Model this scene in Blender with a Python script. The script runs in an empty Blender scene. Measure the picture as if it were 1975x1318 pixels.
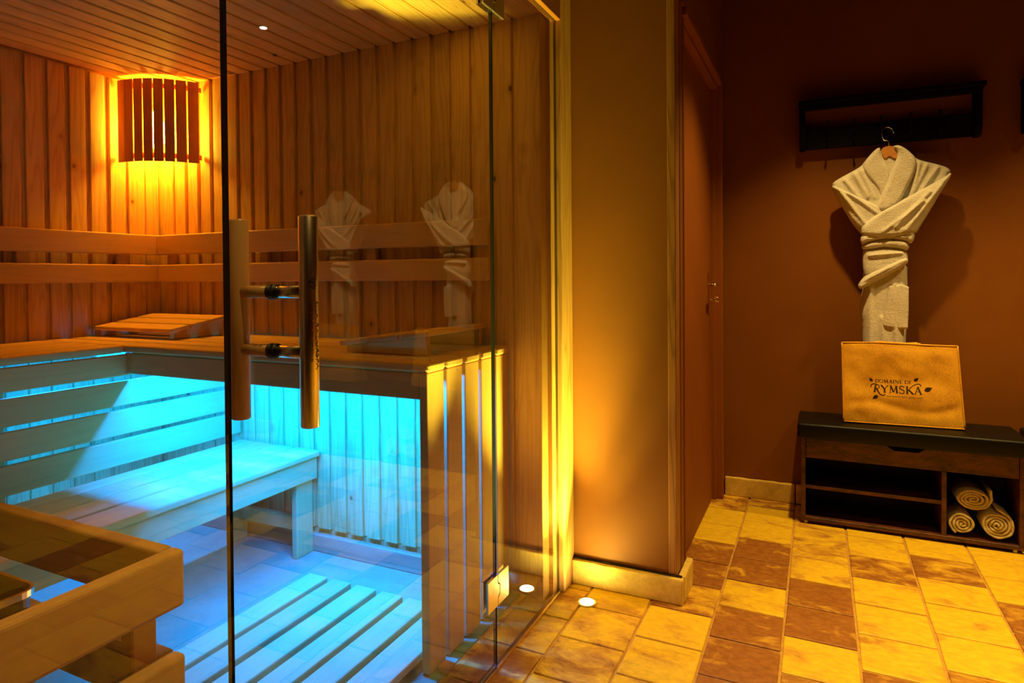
import bpy, bmesh, math, random
import numpy as np
from math import sin, cos, pi, radians, sqrt
from mathutils import Matrix, Vector, noise

random.seed(7)
SC = bpy.context.scene
COL = SC.collection

# ------------------------------------------------------------ camera
cam_d = bpy.data.cameras.new('camera')
cam = bpy.data.objects.new('camera', cam_d)
COL.objects.link(cam)
cam_d.sensor_fit = 'HORIZONTAL'
cam_d.sensor_width = 36.0
cam_d.lens = 22.53
cam_d.shift_y = -0.05494
cam_d.clip_start = 0.02
cam.matrix_world = (Matrix.Translation((0, 0, 1.15)) @ Matrix.Rotation(radians(25.5), 4, 'Z')
                    @ Matrix.Rotation(radians(90 - 0.75), 4, 'X') @ Matrix.Rotation(radians(-0.44), 4, 'Z'))
SC.camera = cam

# ------------------------------------------------------------ world, exposure
W = bpy.data.worlds.new('world')
SC.world = W
W.use_nodes = True
W.node_tree.nodes['Background'].inputs[0].default_value = (0.02, 0.012, 0.006, 1)
W.node_tree.nodes['Background'].inputs[1].default_value = 0.3
SC.view_settings.view_transform = 'Standard'
SC.view_settings.look = 'None'
SC.view_settings.gamma = 1.0
SC.view_settings.use_curve_mapping = False
SC.view_settings.exposure = 0.0

# light strengths (the lamps' own emission is set where each lamp is built)
P_LAMP = 255.0      # bulb behind the slatted corner shade
P_UP = 150.0        # recessed floor light
P_SPOT = 115.0       # ceiling spots of the changing area
P_LED = 60.0         # cyan strips under the benches
C_SPOT = (1.0, 0.62, 0.17)
C_BLUE = (0.0, 0.120, 1.0)


def spot(name, loc, power, size=88, col=C_SPOT, tgt=None, r=0.03, blend=0.9):
    d = bpy.data.lights.new(name, 'SPOT')
    d.energy = power
    d.color = col
    d.spot_size = radians(size)
    d.spot_blend = blend
    d.shadow_soft_size = r
    o = bpy.data.objects.new(name, d)
    o.location = loc
    if tgt:
        v = Vector(tgt) - Vector(loc)
        o.rotation_euler = v.to_track_quat('-Z', 'Y').to_euler()
    COL.objects.link(o)
    return o


def area(name, loc, power, sx, sy, col, tgt):
    d = bpy.data.lights.new(name, 'AREA')
    d.energy = power
    d.color = col
    d.shape = 'RECTANGLE'
    d.size = sx
    d.size_y = sy
    o = bpy.data.objects.new(name, d)
    o.location = loc
    v = Vector(tgt) - Vector(loc)
    o.rotation_euler = v.to_track_quat('-Z', 'Y').to_euler()
    COL.objects.link(o)
    return o


spot('ceiling_spot', (0.12, 2.78, 2.60), P_SPOT * 1.35)
spot('ceiling_spot', (1.14, 2.78, 2.60), P_SPOT * 1.5)
spot('ceiling_spot', (0.70, 1.60, 2.60), P_SPOT * 1.1, 74)
spot('ceiling_spot', (1.20, 1.55, 2.60), P_SPOT * 1.0, 84)
spot('ceiling_spot', (-0.34, 0.72, 2.64), P_SPOT * 0.8, 36, tgt=(-0.99, 0.36, 0.6))  # unseen narrow spot added to light the heater guard
# upward beams of the recessed floor light by the post, and an unseen one added for the ceiling patch
C_UP = (1.0, 0.90, 0.12)
spot('floor_light_beam', (-0.735, 2.134, 0.012), 58.0, 48, C_UP, (-0.62, 2.20, 2.0), 0.02, 1.0)
spot('floor_light_beam', (-0.735, 2.134, 0.012), 11.0, 150, C_UP, (-0.735, 2.134, 2.0), 0.02, 1.0)
spot('floor_light_beam', (-0.735, 2.134, 0.012), 480.0, 54, C_UP, (-1.00, 1.92, 2.07), 0.02, 1.0)
spot('floor_light_beam', (-0.735, 1.60, 0.012), 850.0, 31, C_UP, (-0.99, 1.52, 2.07), 0.02, 1.0)
# cyan strips: tucked behind the apron of the north bench, and behind the west bench panel
area('led_strip_light', (-1.66, 1.615, 0.862), P_LED * 2.7, 1.22, 0.02, C_BLUE, (-1.66, 2.07, 0.22))
o = area('led_strip_light', (-2.42, 1.56, 0.862), P_LED * 0.75, 0.02, 0.85, C_BLUE, (-2.62, 1.56, 0.3))
o.rotation_euler = (0, radians(22), 0)


# ------------------------------------------------------------ materials
def NM(name):
    m = bpy.data.materials.new(name)
    m.use_nodes = True
    nt = m.node_tree
    return m, nt, nt.nodes['Principled BSDF']


def nd(nt, typ, **kw):
    n = nt.nodes.new(typ)
    for k, v in kw.items():
        setattr(n, k, v)
    return n


def mth(nt, op, a, b=None, c=None):
    n = nt.nodes.new('ShaderNodeMath')
    n.operation = op
    for i, v in enumerate((a, b, c)):
        if v is None:
            continue
        if isinstance(v, (int, float)):
            n.inputs[i].default_value = v
        else:
            nt.links.new(v, n.inputs[i])
    return n.outputs[0]


def mixc(nt, f, a, b, mode='MIX'):
    n = nt.nodes.new('ShaderNodeMix')
    n.data_type = 'RGBA'
    n.blend_type = mode
    if isinstance(f, (int, float)):
        n.inputs[0].default_value = f
    else:
        nt.links.new(f, n.inputs[0])
    for i, v in ((6, a), (7, b)):
        if isinstance(v, tuple):
            n.inputs[i].default_value = (v[0], v[1], v[2], 1)
        else:
            nt.links.new(v, n.inputs[i])
    return n.outputs[2]


def ramp(nt, f, stops):
    n = nt.nodes.new('ShaderNodeValToRGB')
    e = n.color_ramp.elements
    while len(e) < len(stops):
        e.new(0.5)
    for i, (p, c) in enumerate(stops):
        e[i].position = p
        e[i].color = (c, c, c, 1) if isinstance(c, (int, float)) else (c[0], c[1], c[2], 1)
    nt.links.new(f, n.inputs[0])
    return n.outputs[0]


def coords(nt, scale=(1, 1, 1), rnd=True):
    tc = nt.nodes.new('ShaderNodeTexCoord')
    v = tc.outputs['Object']
    if rnd:
        oi = nt.nodes.new('ShaderNodeObjectInfo')
        mu = nd(nt, 'ShaderNodeVectorMath', operation='SCALE')
        mu.inputs[0].default_value = (17.3, 31.7, 23.1)
        nt.links.new(oi.outputs['Random'], mu.inputs['Scale'])
        ad = nd(nt, 'ShaderNodeVectorMath', operation='ADD')
        nt.links.new(v, ad.inputs[0])
        nt.links.new(mu.outputs[0], ad.inputs[1])
        v = ad.outputs[0]
    mp = nt.nodes.new('ShaderNodeMapping')
    mp.inputs['Scale'].default_value = scale
    nt.links.new(v, mp.inputs[0])
    return mp.outputs[0]


def noi(nt, v, s, d=3, r=0.55, dist=0.0):
    n = nt.nodes.new('ShaderNodeTexNoise')
    n.inputs['Scale'].default_value = s
    n.inputs['Detail'].default_value = d
    n.inputs['Roughness'].default_value = r
    n.inputs['Distortion'].default_value = dist
    nt.links.new(v, n.inputs['Vector'])
    return n.outputs[0]


def bump(nt, bs, h, st, dist=0.002):
    b = nt.nodes.new('ShaderNodeBump')
    b.inputs['Strength'].default_value = st
    b.inputs['Distance'].default_value = dist
    nt.links.new(h, b.inputs['Height'])
    nt.links.new(b.outputs[0], bs.inputs['Normal'])


def wood(name, axis, light, dark, knots=0.0, rings=1.0, ringk=26.0, rough=0.55, var=0.10, spec=0.35):
    m, nt, bs = NM(name)
    sc = [1.0, 1.0, 1.0]
    sc['xyz'.index(axis)] = 0.07
    v = coords(nt, tuple(sc))
    n1 = noi(nt, v, 13.0, 2, 0.4, 0.15)
    s = mth(nt, 'SINE', mth(nt, 'MULTIPLY', n1, ringk * 2.2))
    line = mth(nt, 'POWER', mth(nt, 'ADD', mth(nt, 'MULTIPLY', s, 0.5), 0.5), 3.0)
    fine = noi(nt, v, 160.0, 3, 0.6)
    wide = noi(nt, v, 5.0, 2, 0.5)
    f = mth(nt, 'ADD', mth(nt, 'MULTIPLY', line, 0.50 * rings),
            mth(nt, 'ADD', mth(nt, 'MULTIPLY', fine, 0.35), mth(nt, 'MULTIPLY', wide, 0.30)))
    f = ramp(nt, f, [(0.18, 0.0), (0.95, 1.0)])
    c = mixc(nt, f, light, dark)
    oi = nt.nodes.new('ShaderNodeObjectInfo')
    br = mth(nt, 'ADD', mth(nt, 'MULTIPLY', oi.outputs['Random'], var * 2), 1 - var)
    hs = nt.nodes.new('ShaderNodeHueSaturation')
    nt.links.new(br, hs.inputs['Value'])
    nt.links.new(c, hs.inputs['Color'])
    c = hs.outputs[0]
    if knots > 0:
        sk = [1.0, 1.0, 1.0]
        sk['xyz'.index(axis)] = 0.75
        vk = coords(nt, tuple(sk))
        vo = nt.nodes.new('ShaderNodeTexVoronoi')
        vo.inputs['Scale'].default_value = 7.0
        nt.links.new(vk, vo.inputs['Vector'])
        d = mth(nt, 'ADD', vo.outputs['Distance'], mth(nt, 'MULTIPLY', noi(nt, vk, 60, 2), 0.03))
        sep = nt.nodes.new('ShaderNodeSeparateColor')
        nt.links.new(vo.outputs['Color'], sep.inputs[0])
        keep = mth(nt, 'LESS_THAN', sep.outputs[0], knots)
        k1 = mth(nt, 'MULTIPLY', ramp(nt, d, [(0.055, 1.0), (0.085, 0.0)]), keep)
        k2 = mth(nt, 'MULTIPLY', ramp(nt, d, [(0.08, 0.55), (0.20, 0.0)]), keep)
        c = mixc(nt, k2, c, tuple(x * 0.75 for x in dark))
        c = mixc(nt, k1, c, (dark[0] * 0.28, dark[1] * 0.22, dark[2] * 0.2))
    nt.links.new(c, bs.inputs['Base Color'])
    bs.inputs['Roughness'].default_value = rough
    bs.inputs['Specular IOR Level'].default_value = spec
    bump(nt, bs, mth(nt, 'ADD', fine, mth(nt, 'MULTIPLY', line, 0.6)), 0.18, 0.0012)
    return m


MAT = {}
for a in 'xyz':
    MAT['pine_' + a] = wood('pine_' + a, a, (0.76, 0.46, 0.13), (0.56, 0.29, 0.065), knots=0.8, rings=0.85, ringk=34)
    MAT['bench_' + a] = wood('bench_' + a, a, (0.76, 0.45, 0.15), (0.62, 0.34, 0.10), rings=0.35, ringk=22, rough=0.6, spec=0.18)
    MAT['frame_' + a] = wood('frame_' + a, a, (0.66, 0.38, 0.12), (0.42, 0.20, 0.05), rings=0.9, ringk=34, rough=0.42)
MAT['dark_post'] = wood('dark_post', 'z', (0.36, 0.16, 0.04), (0.20, 0.08, 0.02), knots=0.3, rings=1.0, ringk=30)
MAT['damp_pine'] = wood('damp_pine', 'x', (0.55, 0.34, 0.15), (0.24, 0.14, 0.06), knots=0.5, rings=0.6, ringk=14)
MAT['hanger_wood'] = wood('hanger_wood', 'x', (0.50, 0.22, 0.06), (0.36, 0.14, 0.03), rings=0.5)


def paint(name, c, s=1.0):
    m, nt, bs = NM(name)
    v = coords(nt, rnd=False)
    a = noi(nt, v, 3.0, 3)
    col = mixc(nt, ramp(nt, a, [(0.3, 0.0), (0.7, 1.0)]), tuple(x * 0.92 for x in c), tuple(x * 1.08 for x in c))
    nt.links.new(col, bs.inputs['Base Color'])
    bs.inputs['Roughness'].default_value = 0.62
    bs.inputs['Specular IOR Level'].default_value = 0.3
    bump(nt, bs, noi(nt, v, 420.0, 2), 0.25 * s, 0.0015)
    return m


MAT['brown_paint'] = paint('brown_paint', (0.215, 0.070, 0.0025))
MAT['door_paint'] = paint('door_paint', (0.27, 0.080, 0.005), 0.6)
MAT['dark_ceiling'] = paint('dark_ceiling', (0.05, 0.02, 0.008))


def stone(name, c1, c2, s=14.0, rough=0.7, st=0.5):
    m, nt, bs = NM(name)
    v = coords(nt)
    a = noi(nt, v, s, 5, 0.62, 0.4)
    b = noi(nt, v, s * 7, 3, 0.6)
    f = mth(nt, 'ADD', mth(nt, 'MULTIPLY', a, 0.75), mth(nt, 'MULTIPLY', b, 0.25))
    col = mixc(nt, ramp(nt, f, [(0.36, 0.0), (0.64, 1.0)]), c1, c2)
    nt.links.new(col, bs.inputs['Base Color'])
    bs.inputs['Roughness'].default_value = rough
    bs.inputs['Specular IOR Level'].default_value = 0.15
    bump(nt, bs, f, st, 0.006)
    return m


MAT['kerb_stone'] = stone('kerb_stone', (0.56, 0.38, 0.07), (0.84, 0.62, 0.14), 12, 0.75, 0.4)
MAT['grout'] = stone('grout', (0.42, 0.23, 0.05), (0.60, 0.36, 0.09), 40, 0.9, 0.6)
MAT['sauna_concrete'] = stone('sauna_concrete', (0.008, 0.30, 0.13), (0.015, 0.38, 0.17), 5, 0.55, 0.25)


def tile_mat():
    m, nt, bs = NM('terracotta_tile')
    v = coords(nt, (1, 1.6, 1))
    oi = nt.nodes.new('ShaderNodeObjectInfo')
    sep = nt.nodes.new('ShaderNodeSeparateColor')
    nt.links.new(oi.outputs['Color'], sep.inputs[0])
    a = noi(nt, v, 7.0, 5, 0.62, 0.5)
    b = noi(nt, v, 34.0, 4, 0.65)
    light = mixc(nt, ramp(nt, b, [(0.35, 0.0), (0.68, 1.0)]), (0.68, 0.44, 0.015), (0.86, 0.58, 0.020))
    mid = mixc(nt, ramp(nt, b, [(0.35, 0.0), (0.7, 1.0)]), (0.54, 0.29, 0.025), (0.68, 0.40, 0.035))
    dark = mixc(nt, ramp(nt, b, [(0.38, 0.0), (0.75, 1.0)]), (0.26, 0.093, 0.012), (0.40, 0.17, 0.025))
    # red channel of the object colour: how much of the tile is dark fired clay, in cloudy patches
    t = mth(nt, 'ADD', sep.outputs[0], mth(nt, 'MULTIPLY', mth(nt, 'SUBTRACT', a, 0.5), 2.3))
    c = mixc(nt, ramp(nt, t, [(0.22, 0.0), (0.5, 1.0)]), light, mid)
    c = mixc(nt, ramp(nt, t, [(0.5, 0.0), (0.78, 1.0)]), c, dark)
    nt.links.new(c, bs.inputs['Base Color'])
    bs.inputs['Roughness'].default_value = 0.5
    bs.inputs['Specular IOR Level'].default_value = 0.4
    bump(nt, bs, mth(nt, 'ADD', mth(nt, 'MULTIPLY', a, 0.6), mth(nt, 'MULTIPLY', b, 0.4)), 0.45, 0.006)
    return m


MAT['tile'] = tile_mat()


def simple(name, c, rough=0.5, metal=0.0, spec=0.5, bs_=None, bscale=300, coat=0.0):
    m, nt, bs = NM(name)
    bs.inputs['Base Color'].default_value = (c[0], c[1], c[2], 1)
    bs.inputs['Roughness'].default_value = rough
    bs.inputs['Metallic'].default_value = metal
    bs.inputs['Specular IOR Level'].default_value = spec
    bs.inputs['Coat Weight'].default_value = coat
    v = coords(nt, rnd=False)
    n = noi(nt, v, bscale, 2)
    if bs_:
        bump(nt, bs, n, bs_, 0.002)
    k_ = 0.01 if metal else 0.12
    r = mth(nt, 'ADD', mth(nt, 'MULTIPLY', n, k_), rough - k_ / 2)
    nt.links.new(r, bs.inputs['Roughness'])
    return m


MAT['steel'] = simple('brushed_steel', (0.86, 0.76, 0.56), 0.24, 1.0)
MAT['dark_steel'] = simple('dark_steel', (0.10, 0.08, 0.06), 0.35, 1.0)
MAT['brass'] = simple('brass', (0.85, 0.62, 0.22), 0.25, 1.0)
MAT['rubber'] = simple('black_rubber', (0.01, 0.01, 0.01), 0.5)
MAT['black_wood'] = simple('black_painted_wood', (0.004, 0.0025, 0.002), 0.7, 0.0, 0.12)
MAT['leather'] = simple('black_faux_leather', (0.004, 0.004, 0.003), 0.40, 0.0, 0.22, 0.25, 500)
MAT['ink'] = simple('black_ink', (0.02, 0.008, 0.003), 0.6)
MAT['steel_ink'] = simple('engraved_ink', (0.01, 0.01, 0.01), 0.5)
MAT['white_plastic'] = simple('white_plastic', (0.7, 0.66, 0.6), 0.4)
MAT['shade_wood'] = wood('shade_wood', 'z', (0.75, 0.25, 0.04), (0.60, 0.18, 0.03), rings=0.3)
MAT['alu'] = simple('champagne_aluminium', (0.75, 0.6, 0.36), 0.3, 1.0)
MAT['inside_dark'] = simple('dark_cabinet_inside', (0.008, 0.005, 0.004), 0.7)
MAT['seal'] = simple('dark_seal', (0.006, 0.005, 0.004), 0.3)


def cloth(name, c1, c2, s=260.0, st=0.8, dist=0.004):
    m, nt, bs = NM(name)
    v = coords(nt)
    b = noi(nt, v, s, 4, 0.7)
    a = noi(nt, v, 18.0, 3)
    f = mth(nt, 'ADD', mth(nt, 'MULTIPLY', a, 0.4), mth(nt, 'MULTIPLY', b, 0.6))
    nt.links.new(mixc(nt, ramp(nt, f, [(0.35, 0.0), (0.65, 1.0)]), c1, c2), bs.inputs['Base Color'])
    bs.inputs['Roughness'].default_value = 0.95
    bs.inputs['Specular IOR Level'].default_value = 0.1
    bs.inputs['Sheen Weight'].default_value = 0.25
    bump(nt, bs, mth(nt, 'ADD', b, mth(nt, 'MULTIPLY', a, 0.6)), st, dist)
    return m


MAT['terry'] = cloth('white_terry', (0.76, 0.72, 0.64), (0.95, 0.91, 0.83), 200.0, 1.0, 0.009)
MAT['towel'] = cloth('cream_terry', (0.74, 0.60, 0.26), (0.90, 0.76, 0.36), 200, 1.0, 0.008)


def jute():
    m, nt, bs = NM('jute')
    v = coords(nt, rnd=False)
    a = noi(nt, v, 9.0, 4, 0.6)
    vx = coords(nt, (1, 1, 6), rnd=False)
    b = noi(nt, vx, 150.0, 3, 0.7)
    vz = coords(nt, (6, 1, 1), rnd=False)
    b2 = noi(nt, vz, 90.0, 3, 0.7)
    f = mth(nt, 'ADD', mth(nt, 'MULTIPLY', a, 0.3), mth(nt, 'ADD', mth(nt, 'MULTIPLY', b, 0.4), mth(nt, 'MULTIPLY', b2, 0.3)))
    nt.links.new(mixc(nt, ramp(nt, f, [(0.38, 0.0), (0.6, 1.0)]), (0.52, 0.23, 0.008), (0.98, 0.56, 0.03)), bs.inputs['Base Color'])
    bs.inputs['Roughness'].default_value = 0.85
    bump(nt, bs, f, 0.7, 0.003)
    return m


MAT['jute'] = jute()


def rustic():
    m, nt, bs = NM('rustic_brown_board')
    v = coords(nt, (0.35, 1, 1))
    a = noi(nt, v, 22.0, 5, 0.65, 0.6)
    b = noi(nt, v, 140.0, 3, 0.6)
    f = mth(nt, 'ADD', mth(nt, 'MULTIPLY', a, 0.7), mth(nt, 'MULTIPLY', b, 0.3))
    nt.links.new(mixc(nt, ramp(nt, f, [(0.38, 0.0), (0.62, 1.0)]), (0.020, 0.006, 0.002), (0.15, 0.045, 0.010)), bs.inputs['Base Color'])
    bs.inputs['Roughness'].default_value = 0.42
    bump(nt, bs, b, 0.2, 0.001)
    return m


MAT['rustic'] = rustic()


def emit(name, col, st):
    m = bpy.data.materials.new(name)
    m.use_nodes = True
    nt = m.node_tree
    nt.nodes.remove(nt.nodes['Principled BSDF'])
    e = nt.nodes.new('ShaderNodeEmission')
    e.inputs[0].default_value = (*col, 1)
    e.inputs[1].default_value = st
    nt.links.new(e.outputs[0], nt.nodes['Material Output'].inputs[0])
    return m


MAT['bulb'] = emit('warm_bulb', (1.0, 0.52, 0.03), P_LAMP)
MAT['uplight'] = emit('floor_light_glass', (1.0, 0.82, 0.32), P_UP)
MAT['star'] = emit('star_led', (1.0, 0.80, 0.55), 6.0)
MAT['led'] = emit('cyan_led', (0.05, 0.55, 1.0), 4.0)


def glass_mat():
    m = bpy.data.materials.new('clear_toughened_glass')
    m.use_nodes = True
    nt = m.node_tree
    nt.nodes.remove(nt.nodes['Principled BSDF'])
    tr = nt.nodes.new('ShaderNodeBsdfTransparent')
    tr.inputs[0].default_value = (0.975, 0.985, 0.975, 1)
    gl = nt.nodes.new('ShaderNodeBsdfGlossy')
    gl.inputs['Roughness'].default_value = 0.0
    fr = nt.nodes.new('ShaderNodeFresnel')
    fr.inputs['IOR'].default_value = 1.52
    ge = nt.nodes.new('ShaderNodeNewGeometry')
    k = mth(nt, 'MULTIPLY', mth(nt, 'SUBTRACT', 1.0, ge.outputs['Backfacing']), mth(nt, 'MULTIPLY', fr.outputs[0], 1.8))
    k = mth(nt, 'MINIMUM', k, 1.0)
    mx = nt.nodes.new('ShaderNodeMixShader')
    nt.links.new(k, mx.inputs[0])
    nt.links.new(tr.outputs[0], mx.inputs[1])
    nt.links.new(gl.outputs[0], mx.inputs[2])
    nt.links.new(mx.outputs[0], nt.nodes['Material Output'].inputs[0])
    return m


MAT['glass'] = glass_mat()
MAT['glass_edge'] = simple('glass_edge', (0.012, 0.02, 0.016), 0.12)


# ------------------------------------------------------------ helpers
def props(o, label=None, cat=None, group=None, kind=None):
    if label: o['label'] = label
    if cat: o['category'] = cat
    if group: o['group'] = group
    if kind: o['kind'] = kind
    return o


def link(name, data, loc=(0, 0, 0), parent=None):
    o = bpy.data.objects.new(name, data)
    COL.objects.link(o)
    pl = Vector((0, 0, 0))
    if parent is not None:
        o.parent = parent
        pl = wloc(parent)
    o.location = Vector(loc) - pl
    return o


def wloc(o):
    v = Vector(o.location)
    while o.parent:
        o = o.parent
        v += Vector(o.location)
    return v


def thing(name, label, cat, loc=(0, 0, 0), group=None, kind=None, parent=None):
    o = link(name, None, loc, parent)
    o.empty_display_size = 0.05
    return props(o, label, cat, group, kind)


def mesh_of(bm, mat, name='m', smooth=False):
    me = bpy.data.meshes.new(name)
    bm.to_mesh(me)
    bm.free()
    for mm in (mat if isinstance(mat, (list, tuple)) else [mat]):
        me.materials.append(MAT[mm])
    if smooth:
        for p in me.polygons:
            p.use_smooth = True
    return me


CACHE = {}


def bbox_bm(sx, sy, sz, bev=0.0, segs=1):
    bm = bmesh.new()
    bmesh.ops.create_cube(bm, size=1.0)
    for v in bm.verts:
        v.co = Vector((v.co.x * sx, v.co.y * sy, v.co.z * sz))
    if bev > 0:
        bmesh.ops.bevel(bm, geom=list(bm.edges), offset=min(bev, min(sx, sy, sz) * 0.45), segments=segs,
                        profile=0.5, affect='EDGES')
    return bm


def box(name, x0, x1, y0, y1, z0, z1, mat, parent=None, bev=0.002, segs=1, label=None, kind=None, cat=None, group=None):
    x0, x1 = sorted((x0, x1)); y0, y1 = sorted((y0, y1)); z0, z1 = sorted((z0, z1))
    s = (round(x1 - x0, 5), round(y1 - y0, 5), round(z1 - z0, 5))
    if mat in ('pine', 'bench', 'frame'):
        mat = mat + '_' + 'xyz'[max(range(3), key=lambda i: s[i])]
    key = (s, mat, bev, segs)
    if key not in CACHE:
        CACHE[key] = mesh_of(bbox_bm(*s, bev, segs), mat, name)
    o = link(name, CACHE[key], ((x0 + x1) / 2, (y0 + y1) / 2, (z0 + z1) / 2), parent)
    return props(o, label, cat, group, kind)


def ring_pts(r, n, z, ph=0.0):
    return [(r * cos(2 * pi * i / n + ph), r * sin(2 * pi * i / n + ph), z) for i in range(n)]


def lathe(prof, n=32):
    bm = bmesh.new()
    rows = [[bm.verts.new(p) for p in ring_pts(max(r, 1e-5), n, z)] for r, z in prof]
    for a, b in zip(rows, rows[1:]):
        for i in range(n):
            bm.faces.new((a[i], a[(i + 1) % n], b[(i + 1) % n], b[i]))
    bm.faces.new(rows[0][::-1])
    bm.faces.new(rows[-1])
    bmesh.ops.recalc_face_normals(bm, faces=bm.faces)
    return bm


def tube(pts, r, n=12, closed=False):
    """swept round tube along points"""
    bm = bmesh.new()
    P = [Vector(p) for p in pts]
    rows = []
    up = Vector((0, 0, 1))
    for i, p in enumerate(P):
        a = P[max(i - 1, 0)]; b = P[min(i + 1, len(P) - 1)]
        t = (b - a).normalized()
        u = t.cross(up)
        if u.length < 1e-3:
            u = t.cross(Vector((0, 1, 0)))
        u.normalize()
        w = t.cross(u)
        rr = r[i] if isinstance(r, (list, tuple)) else r
        rows.append([bm.verts.new(p + u * rr * cos(2 * pi * k / n) + w * rr * sin(2 * pi * k / n)) for k in range(n)])
    for a, b in zip(rows, rows[1:]):
        for i in range(n):
            bm.faces.new((a[i], a[(i + 1) % n], b[(i + 1) % n], b[i]))
    bm.faces.new(rows[0][::-1]); bm.faces.new(rows[-1])
    bmesh.ops.recalc_face_normals(bm, faces=bm.faces)
    return bm


def add(name, bm, mat, parent=None, loc=(0, 0, 0), smooth=False, label=None, rot=None):
    o = link(name, mesh_of(bm, mat, name, smooth), loc, parent)
    if rot: o.rotation_euler = rot
    if label: o['label'] = label
    return o


def extrude_poly(poly, d0, d1, axis='y', bev=0.0, segs=2):
    """closed polygon in two axes, extruded along the third"""
    def P(a, b, d):
        return {'x': (d, a, b), 'y': (a, d, b), 'z': (a, b, d)}[axis]
    bm = bmesh.new()
    A = [bm.verts.new(P(a, b, d0)) for a, b in poly]
    B = [bm.verts.new(P(a, b, d1)) for a, b in poly]
    bm.faces.new(A); bm.faces.new(B[::-1])
    n = len(poly)
    for i in range(n):
        bm.faces.new((A[i], A[(i + 1) % n], B[(i + 1) % n], B[i]))
    bmesh.ops.recalc_face_normals(bm, faces=bm.faces)
    if bev:
        bmesh.ops.bevel(bm, geom=list(bm.edges), offset=bev, segments=segs, profile=0.5, affect='EDGES')
    return bm


# ------------------------------------------------------------ key dimensions (metres)
XG = -0.855          # glass plane
YN = 2.075           # sauna north wall face
XW = -2.890          # sauna west wall face
ZC = 2.068           # sauna ceiling
PITCH = 0.0855


def plank_mesh(length, axis, mat, tongue_side):
    """board with a set-back tongue; width along local u, length along l, face towards n"""
    key = ('plank', round(length, 4), axis, mat, tongue_side)
    if key in CACHE:
        return CACHE[key]
    gap, dp = (0.012, 0.007) if axis == 'ceil' else (0.020, 0.011)
    w = PITCH - gap
    L = length / 2
    # profile in (u, n): n>0 is the visible side
    u0, u1 = -PITCH / 2, -PITCH / 2 + w
    ch = 0.0025
    prof = [(u0, -0.016), (u0, -ch), (u0 + ch, 0.0), (u1 - ch, 0.0), (u1, -ch), (u1, -dp),
            (PITCH / 2 + 0.0005, -dp), (PITCH / 2 + 0.0005, -0.016)]
    bm = bmesh.new()

    def P(u, n, l):
        if axis == 'north': return (u, -n, l)          # face looks to -Y
        if axis == 'west': return (n, u, l)            # face looks to +X
        return (u, l, -n)                              # ceiling: looks down
    A = [bm.verts.new(P(u * tongue_side, n, -L)) for u, n in prof]
    B = [bm.verts.new(P(u * tongue_side, n, L)) for u, n in prof]
    k = len(prof)
    for i in range(k):
        bm.faces.new((A[i], A[(i + 1) % k], B[(i + 1) % k], B[i]))
    bm.faces.new(A); bm.faces.new(B[::-1])
    bmesh.ops.recalc_face_normals(bm, faces=bm.faces)
    CACHE[key] = mesh_of(bm, mat, 'plank')
    return CACHE[key]


# ------------------------------------------------------------ SETTING
# floor: mortar bed with hand-made terracotta tiles, smooth screed inside the sauna
floor = box('floor', XG - 0.122, 2.35, -2.6, 3.52, -0.06, -0.005, 'grout', bev=0, kind='structure')
XL = [-0.972, -0.752, -0.533, -0.3175, -0.1005, 0.1125, 0.335, 0.5615, 0.782, 1.002, 1.222, 1.442, 1.662, 1.882, 2.102]
PH = [2.000, 1.903, 2.003, 1.887, 1.991, 2.102, 2.204, 2.100, 1.99, 2.05, 2.11, 1.98, 2.02, 2.09]
TP = 0.2138
# cloudiness: 0 pale ochre ... 1 dark fired clay; column index, row index from PH
TONE = {0: {0: .42, -1: .40, -2: .66, -3: .7, 1: .3},
        1: {0: .30, 1: .33, -1: .50, -2: .5, -3: .45},
        2: {6: .55, 5: .12, 4: .10, 3: .80, 2: .85, 1: .62, 0: .12, -1: .18, -2: .3},
        3: {7: .60, 6: .12, 5: .08, 4: .95, 3: .92, 2: .22, 1: .90, 0: .93, -1: .88, -2: .7},
        4: {6: .40, 5: .38, 4: .45, 3: .28, 2: .88, 1: .95, 0: .10, -1: .78, -2: .4},
        5: {5: .20, 4: .16, 3: .62, 2: .20, 1: .16, 0: .24, -1: .75, -2: .2},
        6: {5: .10, 4: .15, 3: .75, 2: .12, 1: .10, 0: .12, -1: .72, -2: .2},
        7: {5: .10, 4: .12, 3: .14, 2: .70, 1: .82, 0: .3, -1: .2}}
tile_meshes = []
for vi in range(5):
    bm = bbox_bm(0.2085, 0.2075, 0.014, 0.004, 2)
    for v in bm.verts:
        q = noise.noise(Vector((v.co.x * 14 + vi * 9, v.co.y * 14, v.co.z * 3)))
        v.co.x += q * 0.0028
        v.co.y += noise.noise(Vector((v.co.y * 14 + vi * 5, v.co.x * 14, 3))) * 0.0028
    tile_meshes.append(mesh_of(bm, 'tile', 'tile', True))
    tile_meshes[-1].polygons.foreach_set('use_smooth', [False] * len(tile_meshes[-1].polygons))
rr = random.Random(3)
for ci in range(14):
    xa, xb = XL[ci], XL[ci + 1]
    for k in range(-13, 9):
        ya = PH[ci] + k * TP
        yb = ya + TP
        if ya > 3.49 or yb < -0.72:
            continue
        # tiles stop at the partition wall and the frame post
        if xb < -0.40 and ya > 2.24 and not (ci == 2 and ya > 2.2):
            continue
        yb2 = min(yb, 3.505)
        if yb2 - ya < 0.03:
            continue
        o = link('tile', rr.choice(tile_meshes), ((xa + xb) / 2, (ya + yb2) / 2, -0.007 + rr.uniform(-0.0008, 0.0008)), floor)
        o.scale = ((xb - xa - 0.0075) / 0.2085, (yb2 - ya - 0.0065) / 0.2075, 1)
        t = TONE.get(ci, {}).get(k)
        if t is None:
            t = rr.choice([.1, .15, .2, .3, .5, .8, .9])
        o.color = (t, 0, 0, 1)
sf = box('floor', XW - 0.03, XG - 0.122, -0.3, 2.12, -0.06, 0.0, 'sauna_concrete', bev=0, kind='structure')

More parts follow.
